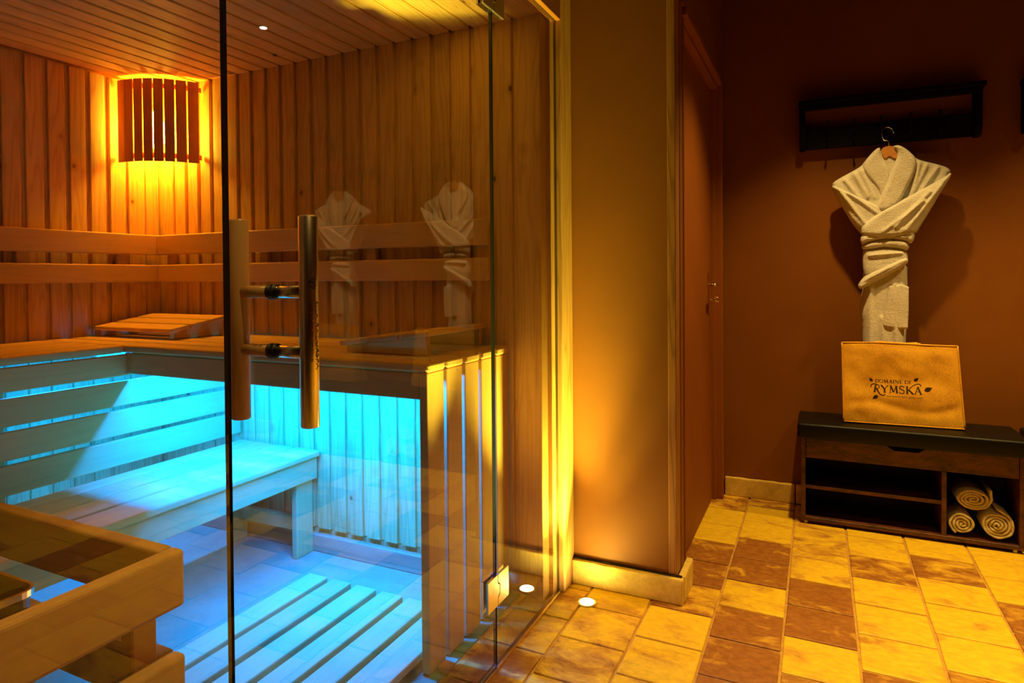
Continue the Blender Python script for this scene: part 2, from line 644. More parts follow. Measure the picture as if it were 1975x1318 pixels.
# sauna walls, planked
wn = box('wall_north', XW - 0.05, -0.90, YN + 0.016, YN + 0.05, 0.0, 2.2, 'pine_z', bev=0, kind='structure')
for i in range(24):
    u1 = -0.9075 - i * PITCH
    if u1 - PITCH < XW - 0.06:
        break
    link('plank', plank_mesh(ZC - 0.098, 'north', 'pine_z', -1), (u1 - PITCH / 2 + 0.006, YN, 0.098 + (ZC - 0.098) / 2), wn)
ww = box('wall_west', XW - 0.05, XW - 0.016, -0.3, YN + 0.01, 0.0, 2.2, 'pine_z', bev=0, kind='structure')
for i in range(27):
    yc = 2.0365 - i * PITCH
    if yc < -0.25:
        break
    link('plank', plank_mesh(ZC - 0.098, 'west', 'pine_z', -1), (XW, yc, 0.098 + (ZC - 0.098) / 2), ww)
ws = box('wall_south', XW - 0.05, XG - 0.02, -0.34, -0.30, 0.0, 2.2, 'pine_x', bev=0, kind='structure')
ceil = box('ceiling', XW - 0.05, -0.93, -0.34, YN + 0.05, ZC + 0.016, ZC + 0.06, 'pine_y', bev=0, kind='structure')
for i in range(24):
    xc = -0.9075 - PITCH / 2 - i * PITCH + 0.006
    if xc < XW + 0.02:
        break
    link('plank', plank_mesh(2.37, 'ceil', 'pine_y', -1), (xc, 0.89, ZC), ceil)
# skirting batten of the sauna
box('baseboard_north', XW, -1.03, 2.062, 2.084, 0.0, 0.074, 'damp_pine', kind='structure', bev=0.004)
box('baseboard_west', XW, XW + 0.02, -0.3, 2.06, 0.0, 0.074, 'bench', kind='structure', bev=0.004)

# glazing frame at the north end and above the glass
tr = thing('trim_1', None, None, (-0.86, 2.17, 0), kind='structure')
box('lining_board', -0.905, -0.874, 2.070, 2.16, 0.0, ZC, 'frame', tr)
box('post', -0.8745, -0.858, 2.125, 2.16, 0.0, ZC, 'frame', tr, bev=0.001)
box('post', -0.90, -0.832, 2.166, 2.272, 0.0, 2.70, 'frame', tr, bev=0.003, segs=2)
hd = thing('trim_2', None, None, (-0.88, 1.0, ZC), kind='structure')
box('head_beam', -0.932, -0.866, -0.34, 2.165, ZC + 0.002, ZC + 0.10, 'frame', hd)
box('outer_board', -0.850, -0.832, -0.34, 2.165, ZC + 0.002, ZC + 0.10, 'brown_paint', hd)
box('wall_above_glass', -0.932, -0.834, -0.34, 2.166, ZC + 0.10, 2.70, 'brown_paint', bev=0, kind='structure')
box('wall_south_pier', -0.932, -0.834, -2.6, -0.30, 0.0, 2.70, 'brown_paint', bev=0, kind='structure')
# threshold channel under the glass
box('trim_3', XG - 0.007, XG + 0.012, -0.30, 2.165, -0.004, 0.009, 'alu', kind='structure', bev=0.001)

# partition wall right of the glass, its end post, and the recessed door
box('wall_partition', -0.834, -0.476, 2.272, 2.40, 0.0, 2.70, 'brown_paint', bev=0, kind='structure')
box('trim_4', -0.476, -0.448, 2.268, 2.34, 0.088, 2.70, 'dark_post', kind='structure', bev=0.002)
box('wall_partition_end', -0.476, -0.446, 2.34, 2.395, 0.0, 2.70, 'brown_paint', bev=0, kind='structure')
box('wall_behind_sauna', -0.60, -0.53, 2.395, 3.515, 0.0, 2.70, 'brown_paint', bev=0, kind='structure')
box('wall_above_door', -0.56, -0.446, 2.395, 3.515, 2.150, 2.70, 'brown_paint', bev=0, kind='structure')
box('wall_beside_door', -0.56, -0.446, 3.435, 3.515, 0.0, 2.150, 'brown_paint', bev=0, kind='structure')
wr = box('wall_alcove', -0.60, 2.35, 3.515, 3.60, 0.0, 2.70, 'brown_paint', bev=0, kind='structure')
box('wall_east', 2.25, 2.35, -2.6, 3.515, 0.0, 2.70, 'brown_paint', bev=0, kind='structure')
box('wall_rear', -0.932, 2.35, -2.7, -2.6, 0.0, 2.70, 'brown_paint', bev=0, kind='structure')
box('ceiling_alcove', -0.95, 2.35, -2.6, 3.6, 2.70, 2.76, 'dark_ceiling', bev=0, kind='structure')

# stone kerbs
bm = bbox_bm(0.402, 0.026, 0.092, 0.004, 2)
kb = thing('baseboard_partition', None, None, (-0.63, 2.26, 0), kind='structure')


def kerb(x0, x1, y0, y1, z1, parent):
    bm = bbox_bm(x1 - x0, y1 - y0, z1, 0.005, 2)
    bmesh.ops.subdivide_edges(bm, edges=[e for e in bm.edges if e.calc_length() > 0.15], cuts=9, use_grid_fill=True)
    for v in bm.verts:
        q = Vector((v.co.x * 25, v.co.y * 25, v.co.z * 25))
        v.co.x += noise.noise(q) * 0.002
        v.co.y += noise.noise(q + Vector((9, 3, 1))) * 0.002
        if v.co.z > 0:
            v.co.z += noise.noise(q + Vector((4, 8, 1))) * 0.003
    add('kerb_stone', bm, 'kerb_stone', parent, ((x0 + x1) / 2, (y0 + y1) / 2, z1 / 2))


kerb(-0.832, -0.424, 2.246, 2.271, 0.090, kb)
kerb(-0.446, -0.421, 2.272, 2.44, 0.093, kb)
box('shadow_gap_strip', -0.832, -0.430, 2.262, 2.2715, 0.0915, 0.0965, 'seal', kb, bev=0)  # black strip standing in for the shadow gap above the kerb
kb2 = thing('baseboard_alcove', None, None, (0.2, 3.5, 0), kind='structure')
kerb(-0.440, -0.105, 3.490, 3.514, 0.096, kb2)
kerb(-0.100, 0.60, 3.490, 3.514, 0.098, kb2)
kerb(0.606, 1.30, 3.490, 3.514, 0.094, kb2)
kerb(1.306, 2.24, 3.490, 3.514, 0.096, kb2)

# door
dr = thing('door_1', None, None, (-0.49, 2.9, 0), kind='structure')
box('door_leaf', -0.530, -0.490, 2.475, 3.365, 0.004, 2.092, 'door_paint', dr, bev=0.002)
box('door_frame', -0.528, -0.500, 3.369, 3.395, 0.0, 2.13, 'door_paint', dr, bev=0.003)
box('door_frame', -0.528, -0.470, 3.395, 3.412, 0.0, 2.13, 'door_paint', dr, bev=0.004, segs=2)
box('door_frame', -0.528, -0.437, 3.412, 3.440, 0.0, 2.148, 'door_paint', dr, bev=0.006, segs=3)
box('door_frame', -0.528, -0.437, 2.44, 3.440, 2.118, 2.150, 'door_paint', dr, bev=0.006, segs=3)
box('door_frame', -0.528, -0.462, 2.44, 3.412, 2.096, 2.118, 'door_paint', dr, bev=0.004)
box('door_frame', -0.528, -0.452, 2.455, 2.468, 0.0, 2.12, 'door_paint', dr, bev=0.003)
box('door_edge_strip', -0.4915, -0.4890, 3.3645, 3.3675, 0.004, 2.092, 'brass', dr, bev=0, label='pale edge strip')
hp = add('handle_plate', bbox_bm(0.006, 0.034, 0.20, 0.006, 3), 'brass', dr, (-0.487, 3.285, 1.065), label='brass handle plate')
t = tube([(-0.484, 3.285, 1.105), (-0.450, 3.285, 1.105), (-0.446, 3.278, 1.105), (-0.445, 3.24, 1.105), (-0.445, 3.18, 1.103)],
         [0.009, 0.009, 0.010, 0.009, 0.007], 12)
add('lever', t, 'brass', dr, smooth=True, label='brass lever')
t = tube([(-0.484, 3.285, 1.030), (-0.462, 3.285, 1.030)], 0.0022, 8)
tr_ = bmesh.new()
R1, R2 = 0.0105, 0.0038
N1, N2 = 24, 8
vs = [[tr_.verts.new((-0.4515 + (R1 + R2 * cos(b)) * cos(a), 3.285 + R2 * sin(b) * 0.7, 1.030 + (R1 + R2 * cos(b)) * sin(a)))
       for b in [2 * pi * j / N2 for j in range(N2)]] for a in [2 * pi * i / N1 for i in range(N1)]]
for i in range(N1):
    for j in range(N2):
        tr_.faces.new((vs[i][j], vs[(i + 1) % N1][j], vs[(i + 1) % N1][(j + 1) % N2], vs[i][(j + 1) % N2]))
k1 = mesh_of(t, 'brass')
tr_.from_mesh(k1)
add('key', tr_, 'brass', dr, smooth=True, label='key with round bow')


# ------------------------------------------------------------ SAUNA FURNITURE
# upper L-shaped bench
ub = thing('upper_bench', 'L-shaped upper wooden sauna bench with slatted end screen, cyan glow beneath', 'bench', (-2.2, 1.6, 0))
for k in range(5):
    y0 = 1.542 + k * 0.1085
    box('seat_slat', XW + 0.002, -1.000, y0, y0 + 0.090, 0.877, 0.904, 'bench', ub, bev=0.008, segs=3)
    box('end_board', -1.034, -1.006, y0 + 0.001, y0 + 0.091, 0.006, 0.876, 'bench', ub, bev=0.003, segs=2)
for k in range(5):
    x0 = XW + 0.010 + k * 0.1085
    box('seat_slat', x0, x0 + 0.0985, -0.29, 1.538, 0.877, 0.904, 'bench', ub, bev=0.008, segs=3)
box('apron', -2.344, -1.036, 1.548, 1.572, 0.797, 0.874, 'bench', ub, bev=0.003)
box('apron', -2.366, -2.344, -0.29, 1.572, 0.791, 0.870, 'bench', ub, bev=0.003)
box('corner_batten', -2.352, -2.334, 1.545, 1.556, 0.797, 0.876, 'bench_z', ub, bev=0.002)
# battens carrying the seat slats
for x in (-2.60, -2.0, -1.45, -1.06):
    box('bearer', x, x + 0.03, 1.574, 2.06, 0.845, 0.876, 'bench', ub)
# panel slats closing the space under the west bench
for z0, z1 in ((0.6795, 0.7715), (0.5705, 0.6635), (0.458, 0.5545)):
    box('panel_slat', -2.366, -2.344, -0.29, 2.070, z0, z1, 'bench', ub, bev=0.004, segs=2)
box('panel_post', -2.395, -2.368, 1.055, 1.155, 0.0, 0.86, 'bench', ub)
box('panel_post', -2.395, -2.368, -0.2, -0.1, 0.0, 0.86, 'bench', ub)
box('foot_wedge', -1.000, -0.965, 1.575, 1.612, 0.0, 0.018, 'frame_x', ub)

# lower bench
lb = thing('lower_bench', 'low wooden sauna bench lit cyan below the upper bench panel', 'bench', (-2.1, 1.2, 0))
for x0, x1 in ((-2.340, -2.262), (-2.252, -2.143), (-2.133, -2.024), (-2.014, -1.880)):
    box('seat_slat', x0, x1, -0.29, 2.066, 0.404, 0.431, 'bench', lb, bev=0.008, segs=3)
box('apron', -1.918, -1.896, -0.29, 2.064, 0.312, 0.402, 'bench', lb, bev=0.004, segs=2)
box('leg', -1.948, -1.920, 1.968, 2.062, 0.0, 0.402, 'bench', lb, bev=0.004, segs=2)
box('leg', -1.948, -1.920, 0.90, 0.99, 0.0, 0.402, 'bench', lb, bev=0.004, segs=2)
box('leg', -2.330, -2.300, 1.968, 2.062, 0.0, 0.402, 'bench', lb, bev=0.004)
box('leg', -2.330, -2.300, 0.90, 0.99, 0.0, 0.402, 'bench', lb, bev=0.004)
box('stretcher', -2.30, -1.95, 2.02, 2.045, 0.09, 0.15, 'bench', lb, bev=0.003)
box('stretcher', -2.30, -1.95, 2.02, 2.045, 0.32, 0.40, 'bench', lb, bev=0.003)

# back rests
br = thing('backrest', 'pair of horizontal wooden back rails on the planked wall beside the glass door', 'backrest', (-1.95, 2.05, 1.25))
for z0, z1 in ((1.266, 1.361), (1.138, 1.220)):
    box('rail', -2.843, -1.066, 2.030, 2.052, z0, z1, 'bench', br, bev=0.006, segs=3)
for x in (-2.80, -2.2, -1.62, -1.12):
    box('spacer', x, x + 0.045, 2.0525, 2.0745, 1.150, 1.350, 'bench', br)
bw = thing('backrest', 'pair of horizontal wooden back rails on the wall left of the corner lamp', 'backrest', (-2.86, 1.0, 1.25))
for z0, z1 in ((1.266, 1.361), (1.138, 1.220)):
    box('rail', -2.868, -2.844, -0.29, 2.052, z0, z1, 'bench', bw, bev=0.006, segs=3)
for y in (1.86, 1.45, 0.7, 0.1):
    box('spacer', -2.8895, -2.869, y, y + 0.045, 1.150, 1.350, 'bench', bw)


# sloping head rests
def headrest(origin, label, along, length, depth, h0, h1, nslat):
    """rises along +depth axis; slats across. along='x': slats run along X and it rises to +Y"""
    t = thing('headrest', label, 'headrest', origin, 'wooden headrests on the upper bench')
    ox, oy, oz = origin

    def M(a, b, c):
        return (a, b, c) if along == 'x' else (b, a, c)
    th = 0.018
    sl = (h1 - h0) / depth
    ang = math.atan(sl)
    pit = depth / nslat
    for k in range(nslat):
        b0, b1 = k * pit + (0.004 if k else 0), (k + 1) * pit - 0.008
        bm = bmesh.new()
        V = []
        for b in (b0, b1):
            for a in (0, length):
                for c in (0, th):
                    V.append(bm.verts.new(M(a, b, h0 - th + sl * b + c)))
        for f in ((0, 1, 3, 2), (4, 6, 7, 5), (0, 4, 5, 1), (2, 3, 7, 6), (0, 2, 6, 4), (1, 5, 7, 3)):
            bm.faces.new([V[i] for i in f])
        bmesh.ops.recalc_face_normals(bm, faces=bm.faces)
        bmesh.ops.bevel(bm, geom=list(bm.edges), offset=0.005, segments=2, profile=0.5, affect='EDGES')
        add('slat', bm, 'bench_' + ('x' if along == 'x' else 'y'), t, origin)
    for a0 in (0.012, length - 0.036):
        bm = bmesh.new()
        pr = [(0.02, 0.002), (depth - 0.02, 0.002), (depth - 0.02, h0 - th + sl * (depth - 0.02)), (0.02, h0 - th + sl * 0.02)]
        A = [bm.verts.new(M(a0, b, c)) for b, c in pr]
        B = [bm.verts.new(M(a0 + 0.024, b, c)) for b, c in pr]
        bm.faces.new(A); bm.faces.new(B[::-1])
        for i in range(4):
            bm.faces.new((A[i], A[(i + 1) % 4], B[(i + 1) % 4], B[i]))
        bmesh.ops.recalc_face_normals(bm, faces=bm.faces)
        bmesh.ops.bevel(bm, geom=list(bm.edges), offset=0.002, segments=1, profile=0.5, affect='EDGES')
        add('side_wedge', bm, 'bench_' + ('y' if along == 'x' else 'x'), t, origin)
    return t


headrest((-2.862, 1.742, 0.904), 'sloping slatted wooden headrest on the upper bench in the lamp corner', 'x', 0.50, 0.285, 0.044, 0.088, 3)
headrest((-1.432, 1.668, 0.904), 'sloping slatted wooden headrest on the bench end nearest the glass', 'y', 0.395, 0.355, 0.040, 0.082, 3)

# duckboard
db = thing('duckboard', 'slatted wooden floor grate lit cyan in front of the benches', 'floor grate', (-1.4, 1.3, 0))
for x0, x1 in ((-1.708, -1.620), (-1.597, -1.512), (-1.487, -1.400), (-1.376, -1.288), (-1.266, -1.178), (-1.155, -1.045)):
    box('slat', x0, x1, 0.86, 1.812, 0.030, 0.056, 'bench', db, bev=0.005, segs=2)
for y in (0.95, 1.30, 1.70):
    box('batten', -1.70, -1.05, y, y + 0.045, 0.001, 0.029, 'bench', db)

# corner lamp with slatted shade
lp = thing('corner_lamp', 'slatted wooden corner lamp glowing amber under the sauna ceiling', 'lamp', (-2.74, 1.95, 1.87))
A0 = Vector((-2.872, 1.868)); A1 = Vector((-2.566, 2.058))
mid = (A0 + A1) / 2
dv = (A1 - A0)
nrm = Vector((dv.y, -dv.x)).normalized()
bul = 0.060


def arc(t):
    p = A0 + dv * t
    return p + nrm * bul * (1 - (2 * t - 1) ** 2)


for k in range(8):
    tc = (k + 0.5) / 8 * 0.98 + 0.01
    if k == 0:
        tc += 0.012
    hw = 0.055
    p0 = arc(tc - hw); p1 = arc(tc + hw)
    d = (p1 - p0).normalized(); nn = Vector((d.y, -d.x))
    bm = extrude_poly([tuple(p0), tuple(p1), tuple(p1 + nn * 0.007), tuple(p0 + nn * 0.007)], 1.682, 2.052, 'z', 0.0015, 1)
    add('shade_slat', bm, 'shade_wood', lp)
for z in (1.700, 2.010):
    pts = [(*(arc(i / 16.0) - nrm * 0.006), z) for i in range(17)]
    bm = bmesh.new()
    inner = [Vector(p) for p in pts]
    rows = []
    for p in inner:
        a = Vector((p.x, p.y)); b = a - nrm * 0.010
        rows.append([bm.verts.new((a.x, a.y, z)), bm.verts.new((a.x, a.y, z + 0.022)),
                     bm.verts.new((b.x, b.y, z + 0.022)), bm.verts.new((b.x, b.y, z))])
    for r0, r1 in zip(rows, rows[1:]):
        for i in range(4):
            bm.faces.new((r0[i], r0[(i + 1) % 4], r1[(i + 1) % 4], r1[i]))
    bm.faces.new(rows[0][::-1]); bm.faces.new(rows[-1])
    bmesh.ops.recalc_face_normals(bm, faces=bm.faces)
    add('shade_rib', bm, 'shade_wood', lp)
add('bulb', lathe([(0.002, -0.10), (0.025, -0.095), (0.040, -0.07), (0.043, -0.03), (0.040, 0.02), (0.024, 0.055), (0.014, 0.075)], 24), 'bulb', lp,
    (-2.800, 2.000, 1.865), smooth=True, label='glowing frosted bulb')
add('bulb_socket', lathe([(0.014, 0.0), (0.018, 0.003), (0.018, 0.045), (0.012, 0.05)], 20), 'white_plastic', lp, (-2.800, 2.000, 1.918), smooth=True)

# starlight dot in the ceiling
st = thing('ceiling_star_light', 'tiny round white light point in the sauna ceiling boards', 'ceiling light', (-1.822, 1.732, ZC))
add('lens', lathe([(0.011, -0.004), (0.013, -0.0025), (0.013, 0.0)], 20), 'star', st, (-1.822, 1.732, ZC - 0.001), label='glowing white lens')
add('rim', lathe([(0.012, -0.003), (0.0165, -0.0025), (0.018, 0.0)], 20), 'alu', st, (-1.822, 1.732, ZC - 0.0005))

# heater with wooden guard
ht = thing('sauna_heater', 'dark metal sauna heater with polished rim inside the wooden guard', 'heater', (-1.45, 0.35, 0))


def rrect(x0, x1, y0, y1, r, n=6):
    pts = []
    for cx, cy, a0 in ((x1 - r, y1 - r, 0), (x0 + r, y1 - r, pi / 2), (x0 + r, y0 + r, pi), (x1 - r, y0 + r, 1.5 * pi)):
        for i in range(n + 1):
            a = a0 + i * pi / 2 / n
            pts.append((cx + r * cos(a), cy + r * sin(a)))
    return pts


def rr_shell(x0, x1, y0, y1, r, z0, z1, t, mat, name, parent, label=None):
    o_ = rrect(x0, x1, y0, y1, r); i_ = rrect(x0 + t, x1 - t, y0 + t, y1 - t, max(r - t, 0.002))
    bm = bmesh.new()
    n = len(o_)
    rows = [[bm.verts.new((x, y, z)) for x, y in P] for P, z in ((o_, z0), (o_, z1), (i_, z1), (i_, z0))]
    for a, b in zip(rows, rows[1:] + rows[:1]):
        for i in range(n):
            bm.faces.new((a[i], a[(i + 1) % n], b[(i + 1) % n], b[i]))
    bmesh.ops.recalc_face_normals(bm, faces=bm.faces)
    add(name, bm, mat, parent, label=label, smooth=False)


rr_shell(-1.62, -1.222, 0.04, 0.640, 0.028, 0.08, 0.609, 0.006, 'dark_steel', 'casing', ht)
rr_shell(-1.626, -1.216, 0.034, 0.646, 0.032, 0.609, 0.620, 0.006, 'steel', 'rim', ht, 'polished top rim')
bm = extrude_poly(rrect(-1.612, -1.230, 0.05, 0.632, 0.022), 0.555, 0.560, 'z')
add('top_plate', bm, 'heater_plate' if 'heater_plate' in MAT else 'rustic', ht, label='reddish brown inner plate')
for i in range(7):
    box('vent_slot', -1.50, -1.34, 0.10 + i * 0.07, 0.112 + i * 0.07, 0.5595, 0.5615, 'rubber', ht, bev=0)
for x, y in ((-1.59, 0.07), (-1.25, 0.07), (-1.59, 0.61), (-1.25, 0.61)):
    add('foot', lathe([(0.016, 0.0), (0.018, 0.004), (0.012, 0.012), (0.012, 0.085)], 16), 'steel', ht, (x, y, 0.0), smooth=True)
add('corner_tube', lathe([(0.008, 0.0), (0.0085, 0.002), (0.0085, 0.49), (0.008, 0.492)], 16), 'steel', ht, (-1.212, 0.618, 0.10), smooth=True, label='chrome tube')

gd = thing('heater_guard', 'wooden rail guard of three boards around the sauna heater', 'guard rail', (-1.2, 0.4, 0))
for z1 in (0.684, 0.502, 0.320, 0.138):
    z0 = z1 - 0.099
    box('rail', -1.020, -0.990, -0.25, 0.752, z0, z1, 'bench', gd, bev=0.008, segs=3)
    box('rail', -1.72, -1.0215, 0.722, 0.752, z0, z1, 'bench', gd, bev=0.006, segs=3)
for x, y in ((-1.052, 0.675), (-1.052, -0.2), (-1.70, 0.675)):
    box('post', x, x + 0.031, y, y + 0.045, 0.0, 0.640, 'bench', gd, bev=0.003)


# ------------------------------------------------------------ GLASS
def pane(name, y0, y1, z0, z1, parent, label=None, th=0.008):
    bm = bmesh.new()
    bmesh.ops.create_cube(bm, size=1.0)
    for v in bm.verts:
        v.co = Vector((v.co.x * th, v.co.y * (y1 - y0), v.co.z * (z1 - z0)))
    for f in bm.faces:
        f.material_index = 0 if abs(f.normal.x) > 0.5 else 1
    return add(name, bm, ['glass', 'glass_edge'], parent, (XG, (y0 + y1) / 2, (z0 + z1) / 2), label=label)


gd1 = thing('glass_door', 'frameless clear glass sauna door with a long bar handle', 'glass door', (XG, 1.66, 0))
pn = pane('door_pane', 0.733, 1.656, 0.016, 2.062, gd1)
gp = thing('glass_panel', 'narrow fixed clear glass pane between the door hinges and wooden post', 'glass panel', (XG, 1.9, 0))
pane('pane', 1.664, 2.1655, 0.010, 2.075, gp)
gp2 = thing('glass_panel', 'wide fixed clear glass pane left of the door edge, before the heater guard', 'glass panel', (XG, 0.2, 0))
pane('pane', -0.295, 0.727, 0.010, 2.075, gp2)

HY = 0.828
steel_bar = add('door_handle', lathe([(0.0135, 0.0), (0.0158, 0.002), (0.0158, 0.356), (0.0135, 0.358)], 40), 'steel', gd1,
                (XG + 0.080, HY, 0.898), smooth=False, label='long door handle with brushed steel outer bar')
hn = steel_bar
for p in steel_bar.data.polygons:
    if abs(p.normal.z) < 0.5: p.use_smooth = True
wb = add('wooden_bar', lathe([(0.0145, 0.0), (0.0165, 0.002), (0.0165, 0.356), (0.0145, 0.358)], 40), 'bench_z', hn, (XG - 0.082, HY, 0.898), label='round wooden inner bar')
for p in wb.data.polygons:
    if abs(p.normal.z) < 0.5: p.use_smooth = True
for z in (1.127, 1.024):
    t = tube([(XG + 0.006, HY, z), (XG + 0.072, HY, z)], 0.0105, 24)
    add('steel_standoff', t, 'steel', hn, smooth=True)
    t = tube([(XG - 0.006, HY, z), (XG - 0.072, HY, z)], 0.0110, 24)
    add('wooden_standoff', t, 'bench_x', hn, smooth=True)
    for sx in (-1, 1):
        t = tube([(XG + sx * 0.0042, HY, z), (XG + sx * 0.0078, HY, z)], 0.0135, 24)
        add('washer', t, 'rubber', hn, smooth=True)


def hinge(z0, z1):
    for sx in (-1, 1):
        xa = XG + sx * 0.0045
        xb = XG + sx * 0.0125
        bm = extrude_poly([(1.596, z0), (1.656, z0), (1.656, z0 + (z1 - z0) * 0.28), (1.668, z0 + (z1 - z0) * 0.36),
                           (1.668, z0 + (z1 - z0) * 0.64), (1.656, z0 + (z1 - z0) * 0.72), (1.656, z1), (1.596, z1)], xa, xb, 'x', 0.0012, 1)
        add('hinge_plate', bm, 'steel', gd1, smooth=False, label='brushed metal hinge plate')
        bm = extrude_poly([(1.6585, z0), (1.728, z0), (1.728, z1), (1.6585, z1), (1.6585, z0 + (z1 - z0) * 0.73),
                           (1.6705, z0 + (z1 - z0) * 0.65), (1.6705, z0 + (z1 - z0) * 0.35), (1.6585, z0 + (z1 - z0) * 0.27)], xa, xb, 'x', 0.0012, 1)
        add('hinge_plate', bm, 'steel', gd1, smooth=False, label='brushed metal hinge plate')


hinge(0.190, 0.282)
hinge(1.918, 2.010)


# lettering ----------------------------------------------------------------
def text_obj(name, body, size, mat, parent, loc, rot, squash=(1, 1), ext=0.0002, align='LEFT'):
    cu = bpy.data.curves.new(name, 'FONT')
    cu.body = body
    cu.size = size
    cu.extrude = ext
    cu.align_x = align
    cu.resolution_u = 3
    tmp = bpy.data.objects.new(name, cu)
    COL.objects.link(tmp)
    dg = bpy.context.evaluated_depsgraph_get()
    me = bpy.data.meshes.new_from_object(tmp.evaluated_get(dg))
    bpy.data.objects.remove(tmp)
    me.materials.clear()
    me.materials.append(MAT[mat])
    for v in me.vertices:
        v.co.x *= squash[0]
        v.co.y *= squash[1]
    o = link(name, me, loc, parent)
    o.rotation_euler = rot
    return o


def wrap_on_bar(me, R, ang0):
    """text running down a vertical bar: text x -> -z, text y -> angle"""
    for v in me.vertices:
        x, y, z = v.co
        a = ang0 + y / R
        v.co = Vector((R * cos(a), R * sin(a), -x))


def bar_text(body, size, ang, z0, sq=(1, 1)):
    o = text_obj('lettering', body, size, 'steel_ink', hn, (XG + 0.080, HY, z0), (0, 0, 0), sq, 0.0)
    wrap_on_bar(o.data, 0.0161, ang)
    o['label'] = 'black engraved lettering'
    return o


# the camera sees the bar from the south-east side
bar_text('CLAIRAZURSPA', 0.0165, radians(-6), 1.112, (1.0, 1.0))
bar_text('Votre bien-\u00eatre, nos comp\u00e9tences', 0.0085, radians(-38), 1.112, (0.86, 1.0))
# small bird-like emblem above the words
bm = bmesh.new()


def strip2d(bm, pts, ws, fn):
    """ribbon of varying width in 2D mapped with fn(x,y)->3D"""
    L = []; R_ = []
    for i, p in enumerate(pts):
        a = Vector(pts[max(i - 1, 0)]); b = Vector(pts[min(i + 1, len(pts) - 1)])
        d = (b - a)
        d = d.normalized() if d.length > 1e-9 else Vector((1, 0))
        n = Vector((-d.y, d.x)) * ws[i] * 0.5
        L.append(bm.verts.new(fn(p[0] + n.x, p[1] + n.y)))
        R_.append(bm.verts.new(fn(p[0] - n.x, p[1] - n.y)))
    for i in range(len(pts) - 1):
        bm.faces.new((R_[i], R_[i + 1], L[i + 1], L[i]))


def on_bar(u, v, R=0.01612, a0=radians(-18)):
    a = a0 + u / R
    return (R * cos(a), R * sin(a), v)


circ = [(0.0055 * cos(t), 0.0085 * sin(t)) for t in [radians(40 + 300 * i / 20) for i in range(21)]]
strip2d(bm, circ, [0.0011] * 21, on_bar)
strip2d(bm, [(-0.010, 0.001), (-0.005, 0.0035), (0.0, 0.001), (0.004, -0.002)], [0.0005, 0.003, 0.0028, 0.001], on_bar)
strip2d(bm, [(0.002, 0.0035), (-0.001, -0.001), (0.001, -0.007), (0.004, -0.012)], [0.0025, 0.0022, 0.0018, 0.0006], on_bar)
strip2d(bm, [(-0.0035, -0.006), (-0.0022, -0.006)], [0.0013, 0.0013], on_bar)
strip2d(bm, [(0.0022, 0.006), (0.0035, 0.006)], [0.0013, 0.0013], on_bar)
add('emblem', bm, 'steel_ink', hn, (XG + 0.080, HY, 1.142), label='small black bird emblem')

# ------------------------------------------------------------ recessed floor light
ul = thing('floor_light', 'round recessed floor light shining beside the glass and stone kerb', 'floor light', (-0.735, 2.134, 0))
add('ring', lathe([(0.034, 0.0), (0.033, 0.0035), (0.026, 0.004), (0.0255, 0.0015), (0.0255, 0.0)], 32), 'steel', ul, (-0.735, 2.134, 0.0), smooth=True, label='steel ring')
add('lens', lathe([(0.0245, 0.0005), (0.0245, 0.0042), (0.014, 0.0052)], 32), 'uplight', ul, (-0.735, 2.134, 0.0), smooth=True, label='glowing glass lens')


# ------------------------------------------------------------ CHANGING CORNER (built once, repeated once to the right)
def copy_tree(src, dx, label, children=True):
    r = src.copy()
    COL.objects.link(r)
    r.location = src.location + Vector((dx, 0, 0))
    if label: r['label'] = label
    for ch in list(src.children):
        if ch.name in skip:
            continue
        c = ch.copy(); COL.objects.link(c); c.parent = r
        for g in ch.children:
            d = g.copy(); COL.objects.link(d); d.parent = c
    return r


skip = set()
DX = 0.885

# shoe bench
X0, X1 = -0.070, 0.762
YF, YB = 3.240, 3.485
sb = thing('shoe_bench', 'dark rustic shoe bench with black padded top under the coat rack', 'bench', ((X0 + X1) / 2, 3.36, 0), 'shoe benches along the brown wall')
bm = bbox_bm(X1 - X0 + 0.030, 0.308, 0.070, 0.012, 3)
bmesh.ops.subdivide_edges(bm, edges=[e for e in bm.edges if e.calc_length() > 0.2], cuts=6, use_grid_fill=True)
for v in bm.verts:
    if v.co.z > 0.03:
        v.co.z += 0.006 * (1 - (v.co.x / 0.45) ** 2) * (1 - (v.co.y / 0.16) ** 2)
add('cushion', bm, 'leather', sb, ((X0 + X1) / 2, 3.352, 0.436), smooth=True, label='black padded leatherette seat')
box('side_panel', X0, X0 + 0.018, YF, YB, 0.014, 0.400, 'rustic', sb, bev=0.001)
box('side_panel', X1 - 0.018, X1, YF, YB, 0.014, 0.400, 'rustic', sb, bev=0.001)
box('divider', 0.476, 0.494, YF + 0.002, YB, 0.033, 0.306, 'rustic', sb, bev=0.001)
box('base_board', X0 + 0.018, X1 - 0.018, YF, YB, 0.014, 0.032, 'rustic', sb, bev=0.001)
box('shelf', X0 + 0.018, 0.476, YF + 0.004, YB, 0.164, 0.180, 'rustic', sb, bev=0.001)
box('back_panel', X0 + 0.002, X1 - 0.002, YB, YB + 0.004, 0.02, 0.40, 'inside_dark', sb, bev=0)
